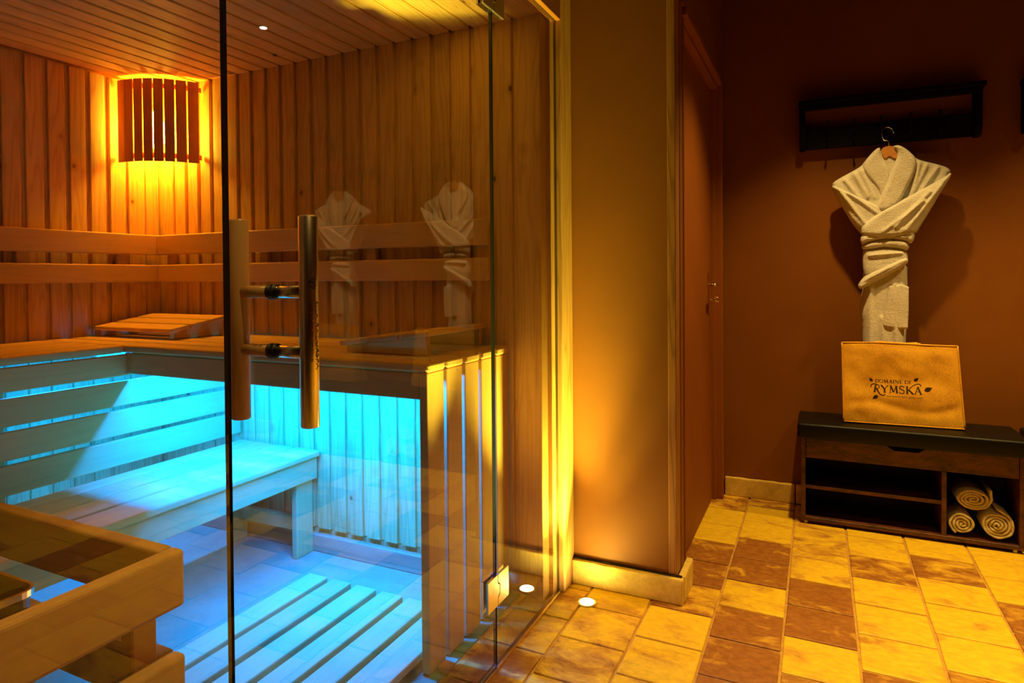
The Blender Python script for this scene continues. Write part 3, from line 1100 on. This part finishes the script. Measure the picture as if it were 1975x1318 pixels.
# drawer front with a notch to pull it by
zt, zb_ = 0.396, 0.307
bm = extrude_poly([(X0 + 0.020, zb_), (X1 - 0.020, zb_), (X1 - 0.020, zt), (0.418, zt), (0.392, 0.376), (0.300, 0.376), (0.272, zt), (X0 + 0.020, zt)], YF + 0.001, YF + 0.016, 'y', 0.001, 1)
add('drawer_front', bm, 'rustic', sb, label='drawer front with notched grip')
box('drawer_box', X0 + 0.022, X1 - 0.022, YF + 0.03, YB - 0.01, 0.310, 0.314, 'inside_dark', sb, bev=0)
box('drawer_box', X0 + 0.022, X1 - 0.022, YF + 0.035, YF + 0.040, 0.314, 0.398, 'inside_dark', sb, bev=0)
for x in (X0 + 0.02, X1 - 0.03):
    add('foot', lathe([(0.007, 0.0005), (0.008, 0.002), (0.008, 0.013)], 16), 'white_plastic', sb, (x, YF + 0.015, 0.0), label='small white foot')
for x in (X0 + 0.02, X1 - 0.03):
    add('foot', lathe([(0.007, 0.0005), (0.008, 0.002), (0.008, 0.013)], 16), 'white_plastic', sb, (x, YB - 0.02, 0.0), label='small white foot')
copy_tree(sb, DX, 'second dark shoe bench, right of the first, seen only mirrored in the sauna glass')


# rolled towels
def roll(cx, cz, rx, rz, ang, turns, tail, y0, y1, seed):
    bm = bmesh.new()
    pts = []
    n = int(turns * 26)
    th = 0.80 * (rx + rz) / 2 / turns * 0.9
    for i in range(n + 1):
        t = i / n
        a = ang + t * turns * 2 * pi
        r = 0.10 + 0.90 * t
        wob = 1 + 0.10 * noise.noise(Vector((cos(a) * 1.3, sin(a) * 1.3, seed + t * 2)))
        pts.append(Vector((cos(a) * rx * r * wob, sin(a) * rz * r * wob)))
    if tail:
        d = (pts[-1] - pts[-2]).normalized()
        for k in range(1, 5):
            pts.append(pts[-1] + d * 0.007)
    N = len(pts)
    inn = []; out = []
    for i, p in enumerate(pts):
        a = pts[max(i - 1, 0)]; b = pts[min(i + 1, N - 1)]
        d = (b - a).normalized(); nn = Vector((d.y, -d.x))
        out.append(p); inn.append(p - nn * th)
    ys = [y0, y0 + 0.004, (y0 + y1) / 2, y1]
    loops = []
    for yi, y in enumerate(ys):
        sh = 0.5 if yi == 0 else 0.0
        row = []
        for i in range(N):
            m = (out[i] + inn[i]) / 2
            dy = 0.006 * noise.noise(Vector((out[i].x * 40, out[i].y * 40, seed)))
            row.append((bm.verts.new((*(out[i].lerp(m, sh)).to_tuple()[:1], y + dy, out[i].lerp(m, sh).y)),
                        bm.verts.new((inn[i].lerp(m, sh).x, y + dy, inn[i].lerp(m, sh).y))))
        loops.append(row)
    for r0, r1 in zip(loops, loops[1:]):
        for i in range(N - 1):
            bm.faces.new((r0[i][0], r0[i + 1][0], r1[i + 1][0], r1[i][0]))
            bm.faces.new((r0[i + 1][1], r0[i][1], r1[i][1], r1[i + 1][1]))
        for i in (0, N - 1):
            bm.faces.new((r0[i][0], r1[i][0], r1[i][1], r0[i][1]))
    for row in (loops[0], loops[-1]):
        for i in range(N - 1):
            bm.faces.new((row[i][0], row[i][1], row[i + 1][1], row[i + 1][0]))
    bmesh.ops.recalc_face_normals(bm, faces=bm.faces)
    return bm


TOW = ((0.590, 0.1990, 0.068, 0.048, -0.9, 4.2, True, 'rolled cream towel lying on top of the two others'),
       (0.5510, 0.0890, 0.0500, 0.0500, 0.4, 3.6, False, 'rolled cream towel at the bottom beside the divider'),
       (0.6720, 0.1010, 0.062, 0.0620, -1.4, 4.4, True, 'largest rolled cream towel, bottom right, with its end hanging loose'))
for i, (cx, cz, rx, rz_, ang, tu, tail, lab) in enumerate(TOW):
    bm = roll(cx, cz, rx, rz_, ang, tu, tail, 3.252, 3.44, i * 7.3)
    o = add('rolled_towel', bm, 'towel', None, (cx, 0, cz), smooth=True)
    props(o, lab, 'towel', 'rolled towels in the shoe bench')
    o.location = (cx, 0, cz)

# jute tote bag -------------------------------------------------------------
bag = thing('tote_bag', 'upright jute tote bag with black printed lettering on the shoe bench', 'bag', (0.335, 3.33, 0.477), 'jute bags on the shoe benches')


def grid_panel(fn, nu, nv):
    bm = bmesh.new()
    g = [[bm.verts.new(fn(i / nu, j / nv)) for i in range(nu + 1)] for j in range(nv + 1)]
    for j in range(nv):
        for i in range(nu):
            bm.faces.new((g[j][i], g[j][i + 1], g[j + 1][i + 1], g[j + 1][i]))
    return bm


BZ = 0.478; BH = 0.360


def fold_n(x, z, s):
    return noise.noise(Vector((x * 6, z * 8, s))) * 0.010 + noise.noise(Vector((x * 16 + z * 6, z * 18, s + 4))) * 0.004


def bag_front(u, v):
    xb = 0.106 + u * 0.464
    xt = 0.100 + u * 0.446
    x = xb + (xt - xb) * v
    y = 3.278 + 0.030 * u + 0.020 * v
    e = min(u, 1 - u, 0.08) / 0.08 * min(v, 1 - v, 0.1) / 0.1
    y += fold_n(x, v * BH, 1.0) * e
    # sagging crease low on the front
    y += 0.005 * math.exp(-((v - 0.22 - 0.05 * sin(u * 7)) / 0.05) ** 2) * e
    return (x, y, BZ + BH * v + 0.003 * sin(u * 5) * v)


def bag_back(u, v):
    x, y, z = bag_front(1 - u, v)
    return (x, y + 0.125 * (1 - v) ** 1.3 + 0.010 + 0.014 * v, z)


def bag_side(left):
    def f(u, v):
        a = Vector(bag_front(0 if left else 1, v)); b = Vector(bag_back(1 if left else 0, v))
        p = a.lerp(b, u if not left else 1 - u)
        p.x += (0.022 if left else -0.022) * sin(pi * u) * v
        return tuple(p)
    return f


def thick(bm, t=0.0015):
    bmesh.ops.recalc_face_normals(bm, faces=bm.faces)
    bmesh.ops.solidify(bm, geom=bm.faces[:], thickness=t)
    return bm


add('front_panel', thick(grid_panel(bag_front, 46, 34)), 'jute', bag, smooth=True)
add('back_panel', thick(grid_panel(bag_back, 30, 20)), 'jute', bag, smooth=True)
add('side_panel', thick(grid_panel(bag_side(True), 8, 20)), 'jute', bag, smooth=True)
add('side_panel', thick(grid_panel(bag_side(False), 8, 20)), 'jute', bag, smooth=True)
bm = grid_panel(lambda u, v: tuple(Vector(bag_front(u, 0.004)).lerp(Vector(bag_back(1 - u, 0.004)), v)), 10, 4)
add('bottom_panel', thick(bm), 'jute', bag, smooth=True)
# hems: piping down both front edges and along the top and bottom
for nm, pts in (('hem', [bag_front(0.0, j / 16) for j in range(17)]), ('hem', [bag_front(1.0, j / 16) for j in range(17)]),
                ('hem', [bag_front(i / 16, 1.0) for i in range(17)]), ('hem', [bag_front(i / 16, 0.008) for i in range(17)])):
    add(nm, tube([(p[0], p[1] - 0.001, p[2]) for p in pts], 0.0032, 8), 'jute', bag, smooth=True)
# stubs of the carrying handles folded inside
for u0, u1 in ((0.28, 0.36), (0.62, 0.70)):
    p = Vector(bag_front((u0 + u1) / 2, 0.985))
    bm = bbox_bm(0.030, 0.008, 0.020, 0.003, 2)
    add('handle_stub', bm, 'jute', bag, (p.x, p.y + 0.003, p.z + 0.002), smooth=True)
bm = tube([(0.240, 3.318, 0.832), (0.250, 3.33, 0.842), (0.29, 3.345, 0.838), (0.36, 3.345, 0.836), (0.395, 3.335, 0.84), (0.405, 3.32, 0.832)], 0.006, 8)
add('carrying_handle', bm, 'jute', bag, smooth=True)

# printed logo: serif strokes built as flat ribbons laid on the front panel
FX0, FZ0 = 0.220, 0.601


def on_bag(x, z):
    """x,z metres on the bag front -> 3D just proud of the cloth"""
    v = (z - BZ) / BH
    xb, xt = 0.106, 0.100
    wB, wT = 0.464, 0.446
    x0 = xb + (xt - xb) * v; w = wB + (wT - wB) * v
    u = (x - x0) / w
    p = bag_front(u, v)
    return (x, p[1] - 0.0022, z)


def densify(pts, ws, step=0.004):
    P = []; Wd = []
    for i in range(len(pts) - 1):
        a = Vector(pts[i]); b = Vector(pts[i + 1])
        n = max(1, int((b - a).length / step))
        for k in range(n):
            t = k / n
            P.append(tuple(a.lerp(b, t))); Wd.append(ws[i] + (ws[i + 1] - ws[i]) * t)
    P.append(tuple(pts[-1])); Wd.append(ws[-1])
    return P, Wd


def bez(p0, p1, p2, p3, n=10):
    r = []
    for i in range(n + 1):
        t = i / n; s = 1 - t
        r.append((s**3*p0[0]+3*s*s*t*p1[0]+3*s*t*t*p2[0]+t**3*p3[0], s**3*p0[1]+3*s*s*t*p1[1]+3*s*t*t*p2[1]+t**3*p3[1]))
    return r


# glyph strokes in a unit box: list of (points, width start, width end); thick T, thin N, serif S
T, N_ = 0.20, 0.095


def serif(x, y, w=0.17):
    return ([(x - w, y), (x + w, y)], 0.055, 0.055)


def circ_pts(cx, cy, rx, ry, a0, a1, n=16):
    return [(cx + rx * cos(radians(a0 + (a1 - a0) * i / n)), cy + ry * sin(radians(a0 + (a1 - a0) * i / n))) for i in range(n + 1)]


G = {
 'D': (0.86, [([(0.18, 0), (0.18, 1)], T, T), (circ_pts(0.22, 0.5, 0.60, 0.48, 90, -90), N_, N_), ([(0.05, 0.02), (0.25, 0.02)], .05, .05), ([(0.05, 0.98), (0.25, 0.98)], .05, .05), (circ_pts(0.24, 0.5, 0.57, 0.45, 50, -50), 0.12, 0.12)]),
 'O': (0.95, [(circ_pts(0.47, 0.5, 0.42, 0.48, 0, 360, 24), 0.10, 0.10), (circ_pts(0.47, 0.5, 0.40, 0.46, 140, 220), 0.1, 0.1), (circ_pts(0.47, 0.5, 0.40, 0.46, -40, 40), 0.1, 0.1)]),
 'M': (1.12, [([(0.18, 0), (0.24, 1)], N_, N_), ([(0.22, 1), (0.56, 0.1)], T, T), ([(0.56, 0.1), (0.88, 1)], N_, N_), ([(0.86, 1), (0.95, 0)], T, T), serif(0.18, 0.02, .14), serif(0.95, 0.02, .15), ([(0.1, 0.98), (0.26, 0.98)], .05, .05), ([(0.86, 0.98), (1.02, 0.98)], .05, .05)]),
 'A': (0.92, [([(0.12, 0), (0.46, 1)], N_, N_), ([(0.44, 1), (0.80, 0)], T, T), ([(0.24, 0.36), (0.66, 0.36)], .06, .06), serif(0.12, 0.02, .12), serif(0.80, 0.02, .14)]),
 'I': (0.42, [([(0.21, 0), (0.21, 1)], T, T), serif(0.21, 0.02, .15), serif(0.21, 0.98, .15)]),
 'N': (1.0, [([(0.18, 0), (0.18, 1)], N_, N_), ([(0.16, 1), (0.82, 0)], T, T), ([(0.82, 0), (0.82, 1)], N_, N_), serif(0.18, 0.02, .13), serif(0.82, 0.98, .13)]),
 'E': (0.72, [([(0.2, 0), (0.2, 1)], T, T), ([(0.1, 0.98), (0.62, 0.98)], .06, .06), ([(0.2, 0.52), (0.52, 0.52)], .06, .06), ([(0.1, 0.02), (0.66, 0.02)], .06, .06), ([(0.62, 1), (0.62, 0.84)], .05, .05), ([(0.66, 0), (0.66, 0.18)], .05, .05)]),
 'R': (1.0, [([(0.30, 0.0), (0.46, 1.0)], T, T), (bez((-0.1, 0.62), (-0.25, 1.1), (0.25, 1.25), (0.55, 1.08)), N_, 0.12), (bez((0.55, 1.08), (1.0, 1.0), (0.95, 0.45), (0.45, 0.50)), 0.12, N_),
               (bez((0.55, 0.5), (0.75, 0.1), (0.85, -0.35), (1.35, -0.38)), 0.18, N_), (bez((1.35, -0.38), (1.5, -0.38), (1.55, -0.2), (1.42, -0.18)), N_, 0.10), serif(0.30, 0.02, .17)]),
 'Y': (0.95, [([(0.10, 1), (0.48, 0.45)], T, T), ([(0.86, 1), (0.48, 0.45)], N_, N_), ([(0.48, 0.5), (0.48, 0)], T, T), serif(0.48, 0.02, .18), serif(0.12, 0.98, .14), serif(0.84, 0.98, .12)]),
 'S': (0.78, [(bez((0.62, 0.86), (0.45, 1.1), (0.12, 1.02), (0.14, 0.76)), N_, 0.12), (bez((0.14, 0.76), (0.16, 0.52), (0.66, 0.52), (0.64, 0.25)), 0.13, 0.13), (bez((0.64, 0.25), (0.62, -0.06), (0.25, -0.06), (0.10, 0.16)), 0.12, N_), ([(0.62, 0.98), (0.62, 0.76)], .05, .05), ([(0.10, 0.02), (0.10, 0.26)], .05, .05)]),
 'K': (0.95, [([(0.2, 0), (0.2, 1)], T, T), ([(0.28, 0.45), (0.62, 0.86)], N_, N_), (bez((0.60, 0.84), (0.95, 1.25), (1.45, 1.55), (1.72, 1.28)), N_, N_), (bez((1.72, 1.28), (1.80, 1.18), (1.74, 1.06), (1.66, 1.12)), N_, 0.10), ([(0.36, 0.55), (0.86, 0.0)], T, T), serif(0.2, 0.02, .15), serif(0.2, 0.98, .15), serif(0.88, 0.02, .12)]),
}


def word(bm, s, x, z, h, total):
    wsum = sum((G[c][0] if c != ' ' else 0.4) for c in s)
    k = total / wsum
    for c in s:
        if c == ' ':
            x += 0.4 * k
            continue
        w, strokes = G[c]
        for pts, wa, wb2 in strokes:
            q = [(x + px * k, z + pz * h) for px, pz in pts]
            n = len(q)
            ws = [(wa + (wb2 - wa) * i / (n - 1)) * h for i in range(n)]
            q, ws = densify(q, ws)
            strip2d(bm, q, ws, on_bag)
        x += w * k


bm = bmesh.new()
word(bm, 'DOMAINE DE', 0.2325, 0.6625, 0.0150, 0.143)
word(bm, 'RYMSKA', 0.2200, 0.6195, 0.0320, 0.193)
add('lettering', bm, 'ink', bag, label='black serif words DOMAINE DE RYMSKA')


def leaf(bm, cx, cz, L, ang):
    n = 12
    c, s = cos(ang), sin(ang)
    up = []; dn = []
    for i in range(n + 1):
        t = i / n
        w = 0.42 * L * sin(pi * t ** 0.8) * (1 - 0.25 * t)
        for lst, sg in ((up, 1), (dn, -1)):
            px, pz = (t - 0.4) * L, sg * w * 0.75
            lst.append((cx + px * c - pz * s, cz + px * s + pz * c))
    U = [bm.verts.new(on_bag(*p)) for p in up]; D_ = [bm.verts.new(on_bag(*p)) for p in dn]
    for i in range(n):
        bm.faces.new((D_[i], D_[i + 1], U[i + 1], U[i]))


for lf in ((0.2175, 0.6735, 0.020, radians(130)), (0.3905, 0.6815, 0.023, radians(40)),
           (0.4340, 0.6420, 0.033, radians(28)), (0.2350, 0.5985, 0.026, radians(215))):
    bm = bmesh.new()
    leaf(bm, *lf)
    bmesh.ops.remove_doubles(bm, verts=bm.verts, dist=0.00005)
    add('leaf_print', bm, 'ink', bag)
tt = text_obj('lettering', 'SAINT-JEAN-DE-TR\u00c9ZY - BOURGOGNE', 0.0066, 'ink', bag, (0, 0, 0), (0, 0, 0), (1.0, 1.0), 0.0)
xs = [v.co.x for v in tt.data.vertices]
kx = 0.136 / (max(xs) - min(xs))
for v in tt.data.vertices:
    v.co = Vector(on_bag(0.276 + v.co.x * kx, 0.6025 + v.co.y))
tt.location = Vector((0, 0, 0)) - wloc(bag)
tt['label'] = 'tiny line of black print'
copy_tree(bag, DX, 'jute tote bag seen only mirrored in the sauna glass, on the second shoe bench')

# coat rack -------------------------------------------------------------------
rk = thing('coat_rack', 'black wooden coat rack with hooks, on the brown wall above the robe', 'coat rack', (0.29, 3.5, 1.87), 'coat racks on the brown wall')
RX0, RX1 = -0.079, 0.655
box('top_shelf', RX0 - 0.004, RX1 + 0.012, 3.425, 3.513, 1.972, 1.994, 'black_wood', rk, bev=0.003)
box('top_rail', RX0, RX1, 3.432, 3.448, 1.943, 1.971, 'black_wood', rk, bev=0.003)
for x in (RX0, RX1 - 0.026):
    bm = extrude_poly([(3.436, 1.972), (3.513, 1.972), (3.513, 1.760), (3.452, 1.760), (3.440, 1.80), (3.436, 1.90)], x, x + 0.026, 'x', 0.002, 1)
    add('bracket', bm, 'black_wood', rk)
box('hook_board', RX0 + 0.026, RX1 - 0.026, 3.470, 3.490, 1.762, 1.866, 'black_wood', rk, bev=0.003)
for x in (0.045, 0.155, 0.268, 0.385, 0.497):
    bm = tube([(x, 3.470, 1.822), (x, 3.455, 1.820), (x, 3.440, 1.832), (x, 3.428, 1.856), (x, 3.424, 1.878), (x, 3.424, 1.884)], [0.004, 0.004, 0.004, 0.004, 0.006, 0.006], 10)
    b2 = tube([(x, 3.462, 1.812), (x, 3.452, 1.792), (x, 3.440, 1.781), (x, 3.426, 1.785), (x, 3.420, 1.796), (x, 3.420, 1.800)], [0.004, 0.004, 0.004, 0.004, 0.005, 0.006], 10)
    me2 = bpy.data.meshes.new('t'); b2.to_mesh(me2); b2.free()
    bm.from_mesh(me2)
    add('hook', bm, 'black_wood', rk, smooth=True, label='black double hook')
copy_tree(rk, DX, 'black coat rack on the same wall just past the right edge of the photo')

# ------------------------------------------------------------ bathrobe
RX = 0.295
BODY = [(-0.032,1.731),(-0.099,1.677),(-0.109,1.654),(-0.225,1.594),(-0.234,1.574),(-0.228,1.545),(-0.192,1.474),(-0.149,1.39),(-0.113,1.34),(-0.092,1.315),(0.087,1.31),(0.133,1.378),(0.173,1.454),(0.218,1.543),(0.242,1.599),(0.234,1.619),(0.199,1.638),(0.113,1.667),(0.093,1.696),(0.046,1.732),(0.012,1.707),(-0.015,1.706)]
SLL = [(-0.235,1.57),(-0.222,1.568),(-0.115,1.506),(-0.011,1.445),(-0.018,1.406),(-0.08,1.361),(-0.101,1.33),(-0.115,1.351),(-0.15,1.388),(-0.193,1.471),(-0.229,1.542)]
SLR = [(0.233,1.595),(0.209,1.574),(0.119,1.523),(0.034,1.475),(-0.047,1.429),(-0.102,1.384),(-0.116,1.361),(-0.113,1.321),(-0.034,1.31),(0.093,1.314),(0.126,1.374),(0.171,1.463),(0.215,1.543),(0.234,1.58)]
COLL = [(-0.034,1.736),(-0.062,1.719),(-0.111,1.655),(-0.093,1.602),(-0.062,1.564),(-0.041,1.531),(-0.037,1.479),(-0.017,1.486),(0.009,1.61),(-0.024,1.672),(-0.033,1.704)]
COLR = [(0.007,1.731),(0.042,1.734),(0.089,1.69),(0.107,1.657),(0.102,1.608),(0.076,1.548),(0.052,1.495),(0.036,1.461),(-0.018,1.429),(-0.056,1.447),(-0.032,1.516),(0.002,1.6),(0.022,1.657),(0.034,1.699)]
B1 = [(-0.118,1.321),(-0.096,1.34),(-0.014,1.352),(0.06,1.355),(0.1,1.343),(0.095,1.298),(0.081,1.283),(0.053,1.301),(-0.02,1.311),(-0.089,1.295),(-0.113,1.28)]
B2 = [(-0.115,1.281),(-0.089,1.303),(-0.013,1.314),(0.06,1.306),(0.081,1.285),(0.072,1.249),(0.047,1.263),(-0.027,1.273),(-0.089,1.261),(-0.108,1.264)]
B3 = [(-0.109,1.264),(-0.088,1.272),(-0.026,1.278),(0.048,1.27),(0.072,1.247),(0.076,1.207),(0.035,1.176),(-0.033,1.146),(-0.095,1.131),(-0.105,1.162)]
B4 = [(0.074,1.216),(0.072,1.193),(-0.0,1.147),(-0.061,1.111),(-0.099,1.087),(-0.117,1.079),(-0.129,1.094),(-0.117,1.119),(-0.096,1.145),(-0.048,1.173),(0.02,1.208),(0.06,1.226)]
SK = [(-0.103,1.203),(-0.103,1.082),(-0.114,1.034),(-0.116,0.962),(-0.105,0.906),(-0.106,0.68),(0.065,0.69),(0.071,0.91),(0.08,0.965),(0.075,1.122),(0.075,1.215)]
PK = [(-0.002,1.095),(0.048,1.103),(0.076,1.091),(0.075,0.983),(0.072,0.901),(0.021,0.902),(-0.026,0.909),(-0.03,0.922),(-0.016,1.005)]
HG = [(-0.034,1.716),(-0.023,1.728),(-0.001,1.732),(0.025,1.727),(0.038,1.709),(0.035,1.675),(0.018,1.67),(0.001,1.689),(-0.015,1.674),(-0.026,1.684)]


def smooth_poly(P, it=2):
    for _ in range(it):
        Q = []
        n = len(P)
        for i in range(n):
            a = P[i]; b = P[(i + 1) % n]
            Q.append((a[0] * 0.75 + b[0] * 0.25, a[1] * 0.75 + b[1] * 0.25))
            Q.append((a[0] * 0.25 + b[0] * 0.75, a[1] * 0.25 + b[1] * 0.75))
        P = Q
    return P


def puff(P, yf, T_, R_, it=2, res=0.004, folds=(), amp=0.003, freq=12.0, seed=0.0, back=0.012, aniso=(1, 1), bulge=0.0):
    """cloth cushion: outline P (x,z), front surface rises T_ towards -Y within R_ of the edge"""
    P = np.array(smooth_poly(P, it))
    x0, z0 = P.min(0) - res; x1, z1 = P.max(0) + res
    nx = int((x1 - x0) / res) + 2; nz = int((z1 - z0) / res) + 2
    gx, gz = np.meshgrid(x0 + np.arange(nx) * res, z0 + np.arange(nz) * res)
    Q = np.stack([gx.ravel(), gz.ravel()], 1)
    A = P; B = np.roll(P, -1, 0)
    ab = B - A
    t = ((Q[:, None, :] - A[None]) * ab[None]).sum(2) / (ab ** 2).sum(1)[None]
    t = np.clip(t, 0, 1)
    C_ = A[None] + t[..., None] * ab[None]
    dd = np.sqrt(((Q[:, None, :] - C_) ** 2).sum(2))
    mi = dd.argmin(1)
    d = dd[np.arange(len(Q)), mi]
    near = C_[np.arange(len(Q)), mi]
    ins = np.zeros(len(Q), bool)
    for (ax, az), (bx, bz) in zip(A, B):
        c = ((az > Q[:, 1]) != (bz > Q[:, 1]))
        with np.errstate(divide='ignore', invalid='ignore'):
            xi = (bx - ax) * (Q[:, 1] - az) / (bz - az + 1e-12) + ax
        ins ^= c & (Q[:, 0] < xi)
    pos = Q.copy()
    pos[~ins] = near[~ins]
    dep = np.where(ins, d, 0.0)
    s = np.clip(dep / R_, 0, 1)
    h = T_ * np.sqrt(np.clip(1 - (1 - s) ** 2, 0, 1))
    xc = (P[:, 0].max() + P[:, 0].min()) / 2; hw = (P[:, 0].max() - P[:, 0].min()) / 2
    h += bulge * (1 - ((pos[:, 0] - xc) / hw) ** 2) * s
    for (fx, fz, gx2, gz2, w, am) in folds:
        a = np.array([fx, fz]); b = np.array([gx2, gz2]); v = b - a
        tt_ = np.clip(((pos - a) @ v) / (v @ v), 0, 1)
        dist = np.sqrt(((pos - (a + tt_[:, None] * v)) ** 2).sum(1))
        h += am * np.exp(-(dist / w) ** 2) * np.minimum(s * 1.5, 1) * np.clip(1.15 - tt_ * 0.5, 0, 1) * 1.5
    inside_idx = {}
    bm = bmesh.new()
    idx = np.arange(len(Q)).reshape(nz, nx)
    used = {}

    def V(k, front):
        key = (k, front) if (ins[k]) else (k, True)
        if key not in used:
            n1 = noise.noise(Vector((pos[k][0] * freq * aniso[0], pos[k][1] * freq * aniso[1], seed)))
            n2 = noise.noise(Vector((pos[k][0] * 90, pos[k][1] * 90, seed + 3)))
            if front:
                y = yf - (h[k] + (amp * n1 + 0.0009 * n2) * min(1, s[k] * 1.4))
            else:
                y = yf + back * math.sqrt(max(0.0, 1 - (1 - s[k]) ** 2))
            used[key] = bm.verts.new((pos[k][0], y, pos[k][1]))
        return used[key]
    for j in range(nz - 1):
        for i in range(nx - 1):
            c4 = (idx[j, i], idx[j, i + 1], idx[j + 1, i + 1], idx[j + 1, i])
            if not any(ins[c] for c in c4):
                continue
            for fr in (True, False):
                vs = [V(c, fr) for c in c4]
                u_ = []
                for v in vs:
                    if v not in u_: u_.append(v)
                if len(u_) < 3: continue
                try:
                    bm.faces.new(u_ if fr else u_[::-1])
                except ValueError:
                    pass
    bmesh.ops.remove_doubles(bm, verts=bm.verts, dist=0.0004)
    bmesh.ops.recalc_face_normals(bm, faces=bm.faces)
    bmesh.ops.smooth_vert(bm, verts=bm.verts, factor=0.4, use_axis_x=False, use_axis_y=True, use_axis_z=False)
    return bm


robe = thing('bathrobe', 'white terry bathrobe with crossed sleeves, tied with its belt, hanging above the jute bag', 'bathrobe', (RX, 3.42, 1.735), 'bathrobes on the coat racks')
FB = [(0.118, 1.652, 0.065, 1.387, .010, .012), (0.189, 1.627, 0.085, 1.46, .009, .010), (0.150, 1.65, 0.10, 1.52, .008, .008),
      (-0.149, 1.63, -0.086, 1.506, .010, .010), (-0.182, 1.592, -0.12, 1.50, .009, .009), (-0.12, 1.64, -0.06, 1.50, .007, .007)]
FL = [(-0.21, 1.55, -0.09, 1.37, .008, .010), (-0.17, 1.53, -0.04, 1.42, .007, .008), (-0.224, 1.56, -0.02, 1.44, .006, .008)]
FR = [(0.215, 1.58, -0.10, 1.385, .008, .009), (0.19, 1.53, 0.06, 1.345, .009, .010), (0.15, 1.51, 0.02, 1.36, .008, .009), (0.13, 1.47, -0.03, 1.34, .007, .007)]


def rp(name, P, yf, T_, R_, lab=None, **kw):
    return add(name, puff(P, yf, T_, R_, **kw), 'terry', robe, (RX, 0, 0), smooth=True, label=lab)


rp('robe_body', BODY, 3.425, 0.045, 0.030, folds=FB, amp=0.004, freq=9, aniso=(2.2, 0.7), seed=1)
rp('sleeve', SLL, 3.392, 0.034, 0.022, folds=FL, amp=0.004, freq=14, seed=2, back=0.02)
rp('sleeve', SLR, 3.372, 0.040, 0.026, folds=FR, amp=0.004, freq=13, seed=3, back=0.02)
rp('collar', COLL, 3.392, 0.026, 0.016, amp=0.003, freq=18, seed=4, back=0.012)
rp('collar', COLR, 3.378, 0.030, 0.018, amp=0.003, freq=18, seed=5, back=0.014)
rp('skirt', SK, 3.425, 0.050, 0.034, amp=0.003, freq=10, aniso=(2.5, 0.5), seed=6,
   folds=[(-0.07, 1.20, -0.085, 0.70, .010, .006), (0.02, 1.10, 0.03, 0.70, .012, .007), (-0.03, 0.95, -0.02, 0.70, .01, .005)], back=0.02)
rp('pocket', PK, 3.374, 0.009, 0.006, it=0, amp=0.003, seed=7, back=0.004)
rp('belt', B3, 3.392, 0.034, 0.024, amp=0.005, freq=20, aniso=(0.6, 1.8), seed=8, folds=[(-0.08, 1.235, 0.05, 1.245, .006, .006)], back=0.02)
rp('belt', B4, 3.375, 0.030, 0.018, amp=0.003, freq=20, seed=9, folds=[(-0.11, 1.115, 0.06, 1.215, .003, .004)], back=0.02)
rp('belt', B2, 3.380, 0.032, 0.018, amp=0.004, freq=20, aniso=(0.6, 2), seed=10, back=0.02)
rp('belt', B1, 3.372, 0.034, 0.020, amp=0.004, freq=20, aniso=(0.6, 2), seed=11, folds=[(-0.09, 1.318, 0.08, 1.322, .003, -.005)], back=0.02)
copy_tree(robe, DX, 'white bathrobe seen only mirrored in the sauna glass, on the second rack')

hg = thing('hanger', 'wooden coat hanger with wire hook holding the white robe by its collar', 'hanger', (RX, 3.405, 1.735), 'hangers on the coat racks')
add('hanger_body', extrude_poly([(x, z) for x, z in smooth_poly(HG, 1)], 3.372, 3.384, 'y', 0.002, 1), 'hanger_wood', hg, (RX, 0, 0), smooth=False)
hk = [(0.293, 3.378, 1.728), (0.293, 3.378, 1.752), (0.288, 3.378, 1.757), (0.274, 3.38, 1.759), (0.269, 3.385, 1.772), (0.268, 3.40, 1.79), (0.268, 3.415, 1.805),
      (0.272, 3.43, 1.819), (0.283, 3.44, 1.829), (0.297, 3.44, 1.829), (0.310, 3.435, 1.820), (0.316, 3.43, 1.805), (0.315, 3.42, 1.792)]
add('wire_hook', tube(hk, 0.0018, 8), 'steel', hg, smooth=True, label='steel wire hook')
copy_tree(hg, DX, 'wooden hanger of the robe seen only mirrored in the sauna glass')
